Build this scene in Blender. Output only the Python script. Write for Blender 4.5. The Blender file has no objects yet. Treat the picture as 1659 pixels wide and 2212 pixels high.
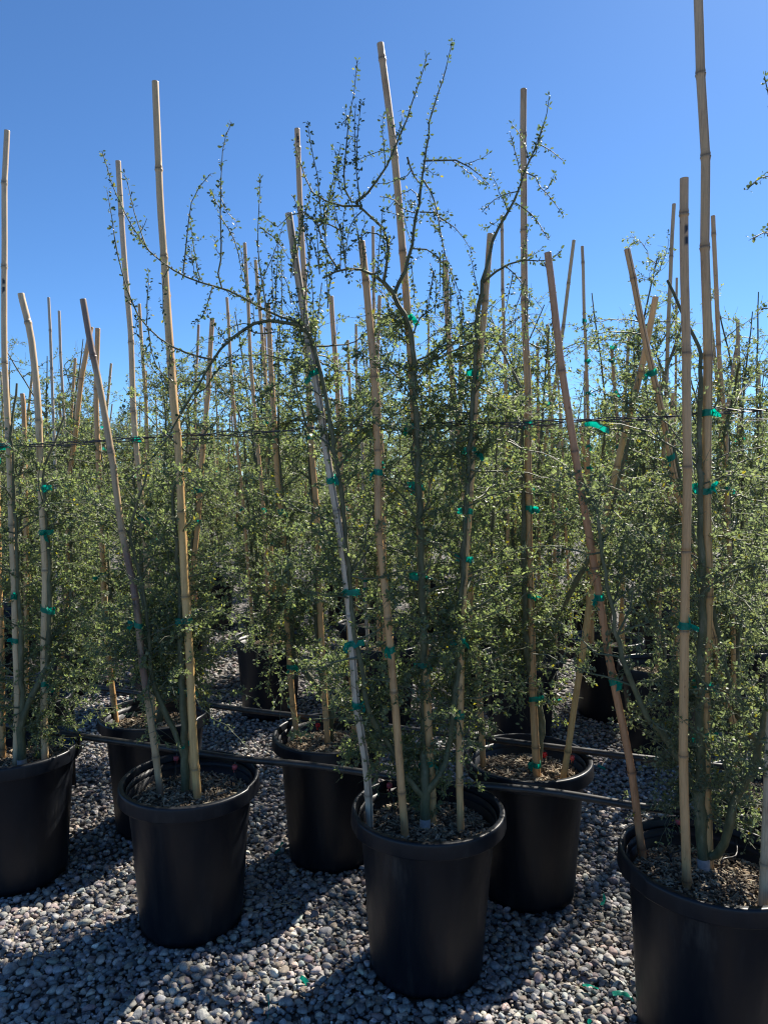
import bpy, math, random
import numpy as np

# ------------------------------------------------------------------ camera, sky, sun, exposure
SC = bpy.context.scene
COL = SC.collection
FP, CX, CY, HCAM = 1560.0, 829.5, 1106.0, 1.415      # focal length and centre on a 1659 x 2212 frame
PITCH = math.atan2(76.0, FP)

cam_data = bpy.data.cameras.new('camera')
cam = bpy.data.objects.new('camera', cam_data)
COL.objects.link(cam)
cam.location = (0, 0, HCAM)
cam.rotation_euler = (math.pi / 2 - PITCH, 0, 0)
cam_data.sensor_fit = 'VERTICAL'
cam_data.sensor_height = 24.0
cam_data.lens = FP / 2212.0 * 24.0
cam_data.clip_start, cam_data.clip_end = 0.05, 2000
SC.camera = cam

SUN_AZ, SUN_EL = math.radians(38), math.radians(43)   # azimuth measured from +Y towards +X
world = bpy.data.worlds.new('World')
SC.world = world
world.use_nodes = True
wn = world.node_tree.nodes
wn.clear()
sky = wn.new('ShaderNodeTexSky')
sky.sky_type = 'NISHITA'
sky.sun_disc = False
sky.sun_elevation = SUN_EL
sky.sun_rotation = SUN_AZ
sky.altitude = 2400
sky.air_density = 1.0
sky.dust_density = 1.0
sky.ozone_density = 10.0
bg = wn.new('ShaderNodeBackground')
bg.inputs['Strength'].default_value = 0.082
wo = wn.new('ShaderNodeOutputWorld')
wb = wn.new('ShaderNodeMix')                          # white balance of the whole sky
wb.data_type, wb.blend_type = 'RGBA', 'MULTIPLY'
wb.inputs['Factor'].default_value = 1.0
wb.inputs[7].default_value = (0.88, 1.0, 1.0, 1)
world.node_tree.links.new(sky.outputs[0], wb.inputs[6])
world.node_tree.links.new(wb.outputs[2], bg.inputs[0])
world.node_tree.links.new(bg.outputs[0], wo.inputs[0])

sun_data = bpy.data.lights.new('sun', 'SUN')
sun_data.energy = 5.0
sun_data.angle = math.radians(0.53)
sun_data.color = (1.0, 0.93, 0.82)
sun = bpy.data.objects.new('sun', sun_data)
COL.objects.link(sun)
sun.rotation_euler = (math.pi / 2 - SUN_EL, 0, math.pi - SUN_AZ)
sun.location = (3, 6, 8)

SC.view_settings.view_transform = 'Standard'
SC.view_settings.look = 'None'
SC.view_settings.gamma = 1
SC.view_settings.use_curve_mapping = False
SC.view_settings.exposure = 1.08
SC.render.engine = 'CYCLES'
SC.cycles.max_bounces = 7
SC.cycles.diffuse_bounces = 4
SC.cycles.glossy_bounces = 2
SC.cycles.transmission_bounces = 4
SC.cycles.use_denoising = True
SC.cycles.filter_width = 1.2

# ------------------------------------------------------------------ pixel helpers (1659 x 2212 frame -> world at a real distance)
cp, sp = math.cos(PITCH), math.sin(PITCH)

def ray(x, y):
    a, b = (x - CX) / FP, -(y - CY) / FP
    return np.array([a, b * sp + cp, b * cp - sp])

def at(x, y, Y):                      # world point seen at (x, y), standing at distance Y
    d = ray(x, y)
    return np.array([0, 0, HCAM]) + d * (Y / d[1])

def on(x, y, z):                      # world point seen at (x, y), lying at height z
    d = ray(x, y)
    return np.array([0, 0, HCAM]) + d * ((z - HCAM) / d[2])

# ------------------------------------------------------------------ materials
def new_mat(name):
    m = bpy.data.materials.new(name)
    m.use_nodes = True
    nt = m.node_tree
    nt.nodes.clear()
    return m, nt

def N(nt, t, **kw):
    n = nt.nodes.new(t)
    for k, v in kw.items():
        if k in n.inputs.keys():
            n.inputs[k].default_value = v
        else:
            setattr(n, k, v)
    return n

def L(nt, a, b):
    nt.links.new(a, b)

def out_bsdf(nt, **kw):
    o = N(nt, 'ShaderNodeOutputMaterial')
    b = N(nt, 'ShaderNodeBsdfPrincipled', **kw)
    L(nt, b.outputs[0], o.inputs[0])
    return b, o

def noise(nt, scale, detail=4, rough=0.6, vec=None):
    n = N(nt, 'ShaderNodeTexNoise', Scale=scale, Detail=detail, Roughness=rough)
    if vec is not None:
        L(nt, vec, n.inputs['Vector'])
    return n

def ramp(nt, fac, stops):
    r = N(nt, 'ShaderNodeValToRGB')
    e = r.color_ramp.elements
    while len(e) < len(stops):
        e.new(0.5)
    for i, (p, c) in enumerate(stops):
        e[i].position = p
        e[i].color = (*c, 1) if len(c) == 3 else c
    L(nt, fac, r.inputs[0])
    return r

def mixc(nt, a, b, fac, mode='MIX'):
    m = N(nt, 'ShaderNodeMix', data_type='RGBA', blend_type=mode)
    for sock, v in ((m.inputs['Factor'], fac), (m.inputs[6], a), (m.inputs[7], b)):
        if hasattr(v, 'is_linked'):
            L(nt, v, sock)
        elif isinstance(v, (int, float)):
            sock.default_value = v
        else:
            sock.default_value = (*v, 1)
    return m.outputs[2]

def coords(nt, kind='Object', scale=(1, 1, 1)):
    t = N(nt, 'ShaderNodeTexCoord')
    m = N(nt, 'ShaderNodeMapping')
    m.inputs['Scale'].default_value = scale
    L(nt, t.outputs[kind], m.inputs['Vector'])
    return m.outputs[0]

def bump(nt, h, strength, dist, bsdf):
    b = N(nt, 'ShaderNodeBump', Strength=strength, Distance=dist)
    L(nt, h, b.inputs['Height'])
    L(nt, b.outputs[0], bsdf.inputs['Normal'])

def attr(nt, name='col'):
    return N(nt, 'ShaderNodeAttribute', attribute_name=name).outputs['Color']

def mat_leaf():
    m, nt = new_mat('leaf')
    c = attr(nt)
    o = N(nt, 'ShaderNodeOutputMaterial')
    p = N(nt, 'ShaderNodeBsdfPrincipled', Roughness=0.46)
    p.inputs['Specular IOR Level'].default_value = 0.55
    L(nt, c, p.inputs['Base Color'])
    t = N(nt, 'ShaderNodeBsdfTranslucent')
    tc = mixc(nt, c, (1.95, 2.08, 1.1), 1.0, 'MULTIPLY')
    L(nt, tc, t.inputs['Color'])
    mx = N(nt, 'ShaderNodeMixShader')
    mx.inputs[0].default_value = 0.51
    L(nt, p.outputs[0], mx.inputs[1])
    L(nt, t.outputs[0], mx.inputs[2])
    L(nt, mx.outputs[0], o.inputs[0])
    return m

def mat_bark():
    m, nt = new_mat('green_bark')
    b, o = out_bsdf(nt, Roughness=0.62)
    v = coords(nt, 'Object', (1, 1, 0.35))
    n = noise(nt, 60, 5, 0.65, v)
    r = ramp(nt, n.outputs[0], [(0.3, (0.062, 0.066, 0.030)), (0.55, (0.125, 0.128, 0.062)), (0.72, (0.215, 0.195, 0.125))])
    n2 = noise(nt, 9, 3, 0.6, v)
    r2 = ramp(nt, n2.outputs[0], [(0.45, (1, 1, 1)), (0.7, (0.75, 0.72, 0.62))])
    c = mixc(nt, r.outputs[0], r2.outputs[0], 1.0, 'MULTIPLY')
    L(nt, c, b.inputs['Base Color'])
    bump(nt, n.outputs[0], 0.5, 0.004, b)
    return m

def mat_twig():
    m, nt = new_mat('thorny_twig')
    b, o = out_bsdf(nt, Roughness=0.6)
    n = noise(nt, 14, 3, 0.6, coords(nt))
    r = ramp(nt, n.outputs[0], [(0.35, (0.075, 0.085, 0.042)), (0.6, (0.13, 0.14, 0.08)), (0.75, (0.2, 0.18, 0.13))])
    L(nt, r.outputs[0], b.inputs['Base Color'])
    return m

def mat_bamboo():
    m, nt = new_mat('bamboo')
    b, o = out_bsdf(nt, Roughness=0.45)
    v = coords(nt, 'Object', (1, 1, 0.03))
    n = noise(nt, 240, 5, 0.7, v)
    v2 = coords(nt, 'Object', (1, 1, 0.25))
    n2 = noise(nt, 22, 5, 0.7, v2)
    st = ramp(nt, n.outputs[0], [(0.3, (0.72, 0.68, 0.62)), (0.5, (1, 1, 1)), (0.7, (1.12, 1.1, 1.05))])
    bl = ramp(nt, n2.outputs[0], [(0.28, (0.55, 0.46, 0.4)), (0.44, (0.95, 0.93, 0.9)), (0.7, (1.08, 1.07, 1.04))])
    v3 = coords(nt, 'Object', (1, 1, 0.5))
    n3 = noise(nt, 120, 3, 0.6, v3)
    sp_ = ramp(nt, n3.outputs[0], [(0.25, (0.45, 0.36, 0.3)), (0.32, (1, 1, 1))])
    c = mixc(nt, attr(nt), st.outputs[0], 1.0, 'MULTIPLY')
    c = mixc(nt, c, bl.outputs[0], 1.0, 'MULTIPLY')
    c = mixc(nt, c, sp_.outputs[0], 1.0, 'MULTIPLY')
    L(nt, c, b.inputs['Base Color'])
    bump(nt, n.outputs[0], 0.25, 0.001, b)
    return m

def mat_plastic():
    m, nt = new_mat('black_pot_plastic')
    b, o = out_bsdf(nt)
    v = coords(nt, 'Object', (1, 1, 0.16))
    n = noise(nt, 26, 6, 0.72, v)
    n2 = noise(nt, 5, 4, 0.6, coords(nt))
    dust = ramp(nt, n2.outputs[0], [(0.46, (0, 0, 0)), (0.75, (1, 1, 1))])
    st = ramp(nt, n.outputs[0], [(0.52, (0, 0, 0)), (0.70, (1, 1, 1))])
    dm = mixc(nt, mixc(nt, dust.outputs[0], st.outputs[0], 0.85, 'MULTIPLY'), st.outputs[0], 0.12, 'MIX')
    b.inputs['Specular IOR Level'].default_value = 0.4
    c = mixc(nt, (0.0022, 0.0042, 0.0085), (0.048, 0.044, 0.041), dm)
    L(nt, c, b.inputs['Base Color'])
    rr = ramp(nt, n.outputs[0], [(0.3, (0.34, 0.34, 0.34)), (0.7, (0.52, 0.52, 0.52))])
    L(nt, rr.outputs[0], b.inputs['Roughness'])
    n3 = noise(nt, 9, 3, 0.55, coords(nt, 'Object', (1, 1, 0.5)))
    bump(nt, n3.outputs[0], 0.22, 0.02, b)
    return m

def mat_pipe():
    m, nt = new_mat('black_pipe')
    b, o = out_bsdf(nt, Roughness=0.42)
    n = noise(nt, 30, 5, 0.7, coords(nt))
    r = ramp(nt, n.outputs[0], [(0.4, (0.009, 0.009, 0.01)), (0.8, (0.05, 0.045, 0.04))])
    L(nt, r.outputs[0], b.inputs['Base Color'])
    return m

def mat_soil():
    m, nt = new_mat('potting_soil')
    b, o = out_bsdf(nt, Roughness=0.95)
    v = coords(nt)
    n = noise(nt, 90, 6, 0.75, v)
    r = ramp(nt, n.outputs[0], [(0.3, (0.018, 0.013, 0.009)), (0.55, (0.06, 0.045, 0.03)), (0.75, (0.14, 0.11, 0.075))])
    L(nt, r.outputs[0], b.inputs['Base Color'])
    bump(nt, n.outputs[0], 0.9, 0.01, b)
    return m

def mat_attr(name, rough, speck=None, spec=0.5):
    m, nt = new_mat(name)
    b, o = out_bsdf(nt, Roughness=rough)
    b.inputs['Specular IOR Level'].default_value = spec
    c = attr(nt)
    if speck:
        v = coords(nt)
        n = noise(nt, speck, 5, 0.75, v)
        r = ramp(nt, n.outputs[0], [(0.3, (0.58, 0.58, 0.6)), (0.5, (1, 1, 1)), (0.68, (1.3, 1.27, 1.22))])
        c = mixc(nt, c, r.outputs[0], 1.0, 'MULTIPLY')
        n2 = noise(nt, speck * 0.22, 3, 0.6, v)
        r2 = ramp(nt, n2.outputs[0], [(0.35, (0.8, 0.8, 0.82)), (0.62, (1.1, 1.08, 1.04))])
        c = mixc(nt, c, r2.outputs[0], 1.0, 'MULTIPLY')
        bump(nt, n.outputs[0], 0.35, 0.002, b)
    L(nt, c, b.inputs['Base Color'])
    return m

def mat_ground():
    m, nt = new_mat('gravel_ground')
    b, o = out_bsdf(nt, Roughness=0.9)
    v = coords(nt)
    vo = N(nt, 'ShaderNodeTexVoronoi', Scale=38.0)
    L(nt, v, vo.inputs['Vector'])
    r = ramp(nt, vo.outputs['Color'], [(0.1, (0.09, 0.085, 0.085)), (0.5, (0.2, 0.185, 0.17)), (0.9, (0.34, 0.31, 0.28))])
    e = ramp(nt, vo.outputs['Distance'], [(0.3, (1, 1, 1)), (0.75, (0.25, 0.24, 0.23))])
    c = mixc(nt, r.outputs[0], e.outputs[0], 1.0, 'MULTIPLY')
    L(nt, c, b.inputs['Base Color'])
    inv = N(nt, 'ShaderNodeMath', operation='SUBTRACT')
    inv.inputs[0].default_value = 1.0
    L(nt, vo.outputs['Distance'], inv.inputs[1])
    bump(nt, inv.outputs[0], 1.0, 0.02, b)
    return m

def mat_tape():
    m, nt = new_mat('green_tape')
    o = N(nt, 'ShaderNodeOutputMaterial')
    n = noise(nt, 40, 3, 0.6, coords(nt))
    r = ramp(nt, n.outputs[0], [(0.35, (0.0, 0.17, 0.125)), (0.65, (0.0, 0.28, 0.2))])
    p = N(nt, 'ShaderNodeBsdfPrincipled', Roughness=0.35)
    L(nt, r.outputs[0], p.inputs['Base Color'])
    t = N(nt, 'ShaderNodeBsdfTranslucent')
    c = mixc(nt, r.outputs[0], (1.0, 2.2, 2.2), 1.0, 'MULTIPLY')
    L(nt, c, t.inputs['Color'])
    mx = N(nt, 'ShaderNodeMixShader')
    mx.inputs[0].default_value = 0.45
    L(nt, p.outputs[0], mx.inputs[1])
    L(nt, t.outputs[0], mx.inputs[2])
    L(nt, mx.outputs[0], o.inputs[0])
    return m

def mat_plain(name, col, rough=0.5, metal=0.0):
    m, nt = new_mat(name)
    b, o = out_bsdf(nt, Roughness=rough, Metallic=metal)
    n = noise(nt, 60, 3, 0.6, coords(nt))
    r = ramp(nt, n.outputs[0], [(0.3, tuple(k * 0.75 for k in col)), (0.7, tuple(k * 1.15 for k in col))])
    L(nt, r.outputs[0], b.inputs['Base Color'])
    return m

M = dict(leaf=mat_leaf(), bark=mat_bark(), twig=mat_twig(), bamboo=mat_bamboo(), plastic=mat_plastic(),
         pipe=mat_pipe(), soil=mat_soil(), stone=mat_attr('pebble_stone', 0.7, 95, 0.35),
         chip=mat_attr('bark_mulch', 0.85, 120, 0.3), ground=mat_ground(), tape=mat_tape(),
         pink=mat_plain('faded_red_cap', (0.5, 0.09, 0.1), 0.5), red=mat_plain('red_cap', (0.5, 0.01, 0.02), 0.4),
         wire=mat_plain('dark_wire', (0.06, 0.06, 0.065), 0.4, 0.5), paint=mat_plain('white_trunk_paint', (0.42, 0.42, 0.41), 0.8),
         straw=mat_attr('dry_straw', 0.8, 60))

# ------------------------------------------------------------------ mesh helpers
def mesh_from(name, V, F, mat, col=None, smooth=True, flat=None):
    """V (n,3); F list of (m,k) index arrays; col (n,3) per-vertex colour"""
    V = np.ascontiguousarray(V, dtype=np.float32)
    F = [np.asarray(f, dtype=np.int32) for f in (F if isinstance(F, list) else [F]) if len(f)]
    loops = np.concatenate([f.ravel() for f in F])
    tot = np.concatenate([np.full(len(f), f.shape[1], np.int32) for f in F])
    start = np.concatenate([[0], np.cumsum(tot)[:-1]]).astype(np.int32)
    me = bpy.data.meshes.new(name)
    me.vertices.add(len(V))
    me.vertices.foreach_set('co', V.ravel())
    me.loops.add(len(loops))
    me.loops.foreach_set('vertex_index', loops)
    me.polygons.add(len(tot))
    me.polygons.foreach_set('loop_start', start)
    me.polygons.foreach_set('loop_total', tot)
    me.polygons.foreach_set('use_smooth', np.full(len(tot), smooth, dtype=bool) if flat is None else ~flat)
    me.update(calc_edges=True)
    if col is not None:
        a = me.color_attributes.new('col', 'FLOAT_COLOR', 'POINT')
        c4 = np.ones((len(V), 4), np.float32)
        c4[:, :3] = col
        a.data.foreach_set('color', c4.ravel())
    me.materials.append(mat)
    return me

def put(name, me, parent=None, loc=None, **props):
    o = bpy.data.objects.new(name, me)
    COL.objects.link(o)
    if parent is not None:
        o.parent = parent
    if loc is not None:
        o.location = loc
    for k, v in props.items():
        o[k] = v
    return o

def empty(name, loc, **props):
    o = put(name, None, None, loc, **props)
    o.empty_display_size = 0.1
    return o

def norm(v):
    return v / np.maximum(np.linalg.norm(v, axis=-1, keepdims=True), 1e-9)

def tubes(P, R, sides, cap=False):
    """P (n,k,3) polylines, R (n,k) radii -> V, F"""
    n, k, _ = P.shape
    T = np.empty_like(P)
    T[:, 1:-1] = P[:, 2:] - P[:, :-2]
    T[:, 0] = P[:, 1] - P[:, 0]
    T[:, -1] = P[:, -1] - P[:, -2]
    T = norm(T)
    ref = np.where(np.abs(T[:, :1, 2:3]) > 0.85, np.array([1., 0, 0]), np.array([0, 0, 1.]))
    ref = np.broadcast_to(ref, T.shape)
    U = norm(np.cross(T, ref))
    W = np.cross(T, U)
    a = np.arange(sides) * 2 * np.pi / sides
    V = P[:, :, None] + R[:, :, None, None] * (np.cos(a)[:, None] * U[:, :, None] + np.sin(a)[:, None] * W[:, :, None])
    idx = np.arange(n * k * sides).reshape(n, k, sides)
    nx = np.roll(idx, -1, axis=2)
    F = [np.stack([idx[:, :-1], nx[:, :-1], nx[:, 1:], idx[:, 1:]], -1).reshape(-1, 4)]
    if cap:
        F.append(idx[:, -1].reshape(-1, sides))
        F.append(idx[:, 0, ::-1].reshape(-1, sides))
    return V.reshape(-1, 3), F

def resample(pts, k):
    pts = np.asarray(pts, float)
    d = np.concatenate([[0], np.cumsum(np.linalg.norm(np.diff(pts, axis=0), axis=1))])
    # smooth (Catmull-Rom) through the points
    t = np.linspace(0, d[-1], k)
    i = np.clip(np.searchsorted(d, t, side='right') - 1, 0, len(pts) - 2)
    u = ((t - d[i]) / np.maximum(d[i + 1] - d[i], 1e-9))[:, None]
    p1, p2 = pts[i], pts[i + 1]
    m1 = (p2 - pts[np.maximum(i - 1, 0)]) * 0.5
    m2 = (pts[np.minimum(i + 2, len(pts) - 1)] - p1) * 0.5
    m1[i == 0] = (p2 - p1)[i == 0]
    m2[i == len(pts) - 2] = (p2 - p1)[i == len(pts) - 2]
    h = lambda a, b, c, d_: a * (2 * u**3 - 3 * u**2 + 1) + b * (u**3 - 2 * u**2 + u) + c * (-2 * u**3 + 3 * u**2) + d_ * (u**3 - u**2)
    return h(p1, m1, p2, m2)

def rot_rand(rng, n):
    q = norm(rng.normal(size=(n, 4)))
    w, x, y, z = q.T
    return np.stack([np.stack([1 - 2 * (y * y + z * z), 2 * (x * y - z * w), 2 * (x * z + y * w)], -1),
                     np.stack([2 * (x * y + z * w), 1 - 2 * (x * x + z * z), 2 * (y * z - x * w)], -1),
                     np.stack([2 * (x * z - y * w), 2 * (y * z + x * w), 1 - 2 * (x * x + y * y)], -1)], 1)

def icosphere(sub):
    import bmesh
    bm = bmesh.new()
    bmesh.ops.create_icosphere(bm, subdivisions=sub, radius=1)
    V = np.array([v.co[:] for v in bm.verts])
    F = np.array([[v.index for v in f.verts] for f in bm.faces])
    bm.free()
    return V, F

# ------------------------------------------------------------------ where the pots stand (rows run away to the left)
SLOPE = -0.33
NEAR = {                                                # pot centres on the ground
    'a': (-1.30, 2.52), 'b': (-0.617, 2.26), 'c': (0.123, 2.045), 'd': (0.812, 1.77), 'e': (1.47, 1.58),
    'f': (-1.60, 3.13), 'g': (-0.93, 2.90), 'h': (-0.197, 2.67), 'i': (0.495, 2.43), 'j': (1.2, 2.19), 'k': (1.88, 1.98)}
POT_H, SOIL_Z = 0.46, 0.402

def row_line(y0, x0, step, lo, hi, rng, jit=0.05):
    res = []
    for i in range(-60, 60):
        x = x0 + i * step
        y = y0 + SLOPE * x
        if y < 2.2:
            continue
        if lo(y) < x < hi(y):
            res.append((x + rng.uniform(-jit, jit), y + rng.uniform(-jit, jit)))
    return res

_r = np.random.default_rng(5)
lo = lambda y: -0.56 * y - 0.45
hi = lambda y: 0.56 * y + 0.8
ROWS = {}
ROWS[3] = row_line(4.09, 0.72, 0.70, lo, hi, _r, 0.03)
ROWS[4] = row_line(4.73, 1.31, 0.70, lo, hi, _r, 0.04)
for k_, y0 in enumerate((6.15, 6.75, 8.25, 8.85, 10.4, 11.0, 12.6, 13.3)):
    ROWS[5 + k_] = row_line(y0, _r.uniform(0, 0.7), 0.72, lo, hi, _r, 0.08)
ALLPOTS = [v for v in NEAR.values()] + [p for k_ in (3, 4, 5, 6) for p in ROWS[k_]]

# ------------------------------------------------------------------ ground, gravel, single pebbles
def build_ground():
    n = 60
    g = np.concatenate([-np.geomspace(400, 3, 12), np.linspace(-2.5, 2.5, 12), np.geomspace(3, 400, 12)])
    X, Y = np.meshgrid(g, g + 3)
    V = np.stack([X.ravel(), Y.ravel(), np.full(X.size, -0.012)], 1)
    m = len(g)
    i = np.arange(m * m).reshape(m, m)
    F = np.stack([i[:-1, :-1], i[:-1, 1:], i[1:, 1:], i[1:, :-1]], -1).reshape(-1, 4)
    o = put('ground', mesh_from('ground', V, F, M['ground']), kind='structure')
    o['label'] = 'grey river gravel ground under all the nursery pots'
    return o

ground = build_ground()
PAL = np.array([(0.24, 0.235, 0.235), (0.19, 0.195, 0.205), (0.30, 0.285, 0.265), (0.35, 0.33, 0.31), (0.15, 0.15, 0.155),
                (0.28, 0.24, 0.225), (0.25, 0.20, 0.19), (0.33, 0.29, 0.24), (0.22, 0.235, 0.24), (0.44, 0.425, 0.40),
                (0.20, 0.175, 0.155), (0.36, 0.30, 0.24)])
PAL = PAL * np.array((1.04, 1.04, 1.03))
PW = np.array([5, 5, 5, 4, 3, 3, 1.6, 2, 4, 1.6, 2, 0.5]); PW = PW / PW.sum()

def stone_shapes(sub, count, seed):
    r = np.random.default_rng(seed)
    V, F = icosphere(sub)
    res = []
    for _ in range(count):
        v = V.copy()
        for _k in range(8):                            # shave flats so the stones are not balls
            d = norm(r.normal(size=3)); h = r.uniform(0.5, 0.88)
            over = np.maximum(v @ d - h, 0)
            v -= over[:, None] * d * 0.8
        w = norm(r.normal(size=(4, 3))); ph = r.uniform(0, 6, 4)
        v *= (1 + 0.07 * np.sin(3.1 * (V @ w.T) + ph).sum(1))[:, None]
        res.append(v * np.array([1, r.uniform(0.62, 0.9), r.uniform(0.42, 0.68)]))
    return np.array(res), F

def stones(pos, size, sub, seed, tilt=0.5):
    r = np.random.default_rng(seed)
    S, F = stone_shapes(sub, 14, seed)
    n = len(pos)
    v = S[r.integers(0, len(S), n)] * size[:, None, None]
    az = r.uniform(0, 2 * np.pi, n); c, s = np.cos(az), np.sin(az)
    tx = r.normal(0, tilt, n); ct, st = np.cos(tx), np.sin(tx)
    x, y, z = v[..., 0], v[..., 1], v[..., 2]
    y, z = y * ct[:, None] - z * st[:, None], y * st[:, None] + z * ct[:, None]
    x, y = x * c[:, None] - y * s[:, None], x * s[:, None] + y * c[:, None]
    V = np.stack([x, y, z], -1) + pos[:, None]
    Fi = (F[None] + (np.arange(n) * S.shape[1])[:, None, None]).reshape(-1, F.shape[1])
    c_ = PAL[r.choice(len(PAL), n, p=PW)] * r.choice([0.62, 0.85, 1.0, 1.15, 1.5], (n, 1), p=[0.2, 0.25, 0.25, 0.2, 0.1]) * r.uniform(0.88, 1.14, (n, 1)) * (1 + r.normal(0, 0.03, (n, 3)))
    return V, Fi, c_

def scatter(y0, y1, step, rng, marg):
    pts = []
    y = y0
    while y < y1:
        w = 0.56 * y + marg
        x = np.arange(-w, w, step)
        pts.append(np.stack([x, np.full_like(x, y)], 1))
        y += step * 0.87
    p = np.concatenate(pts)
    p += rng.uniform(-step * 0.55, step * 0.55, p.shape)
    for (px, py) in ALLPOTS:
        p = p[(p[:, 0] - px)**2 + (p[:, 1] - py)**2 > 0.163**2]
    return p

def build_gravel():
    r = np.random.default_rng(11)
    parts = []
    for (y0, y1, step, sub, smin, smax, marg) in ((1.55, 2.5, 0.0215, 2, 0.0088, 0.0195, 0.25), (2.5, 4.6, 0.024, 1, 0.010, 0.0185, 0.2), (4.6, 7.0, 0.05, 1, 0.017, 0.03, 0.1)):
        p = scatter(y0, y1, step, r, marg)
        n = len(p)
        size = smin + (smax - smin) * r.beta(1.6, 2.4, n)
        big = r.random(n) < 0.03
        size[big] *= 1.35
        z = -0.006 + size * r.uniform(0.1, 0.75, n)
        parts.append((np.concatenate([p, z[:, None]], 1), size, sub))
    p = scatter(1.55, 2.6, 0.0165, r, 0.2)
    size = r.uniform(0.0045, 0.009, len(p))
    parts.append((np.concatenate([p, (-0.003 + size * r.uniform(0.0, 0.8, len(p)))[:, None]], 1), size, 1))
    # the pebbles that show largest become objects of their own
    pos, size, sub = parts[0]
    app = size / pos[:, 1] * (np.abs(pos[:, 0]) < 0.52 * pos[:, 1]) * (pos[:, 2] > size * 0.1) * (pos[:, 1] > 1.83)
    pick = np.argsort(-app)[:280]
    keep = np.ones(len(pos), bool); keep[pick] = False
    sv, sf, scol = stones(pos[pick] * [1, 1, 0], size[pick], 2, 77, 0.3)
    for j, q in enumerate(pick):
        me = mesh_from('pebble', sv[j], icoF2, M['stone'], np.tile(scol[j], (sv.shape[1], 1)))
        me.transform(mat_translate(-pos[q] * [1, 1, 0]))
        put('pebble', me, ground, (pos[q][0], pos[q][1], size[q] * 0.42))
    parts[0] = (pos[keep], size[keep], sub)
    Vs, Fs, Cs, Fl, off = [], [], [], [], 0
    for i, (pos, size, sub) in enumerate(parts):
        v, f, c = stones(pos, size, sub, 20 + i)
        Cs.append(np.repeat(c, v.shape[1], axis=0))
        Fl.append(np.repeat(r.random(len(v)) < 0.55, len(f) // len(v)))
        v = v.reshape(-1, 3)
        Vs.append(v); Fs.append(f + off); off += len(v)
    me = mesh_from('gravel', np.concatenate(Vs), np.concatenate(Fs), M['stone'], np.concatenate(Cs), flat=np.concatenate(Fl))
    o = put('gravel', me, ground, kind='stuff')

from mathutils import Matrix, Vector
def mat_translate(v):
    return Matrix.Translation(Vector([float(k) for k in v]))
_, icoF2 = icosphere(2)
build_gravel()

# ------------------------------------------------------------------ pots
def lathe(prof, seg, fn=None):
    a = np.arange(seg) * 2 * np.pi / seg
    prof = np.array(prof)
    r = np.repeat(prof[:, :1], seg, 1); z = np.repeat(prof[:, 1:], seg, 1)
    if fn:
        r, z = fn(r, z, np.broadcast_to(a, r.shape))
    V = np.stack([r * np.cos(a), r * np.sin(a), z], -1).reshape(-1, 3)
    k = len(prof)
    i = np.arange(k * seg).reshape(k, seg); nx = np.roll(i, -1, 1)
    F = np.stack([i[:-1], nx[:-1], nx[1:], i[1:]], -1).reshape(-1, 4)
    return V, F

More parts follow.
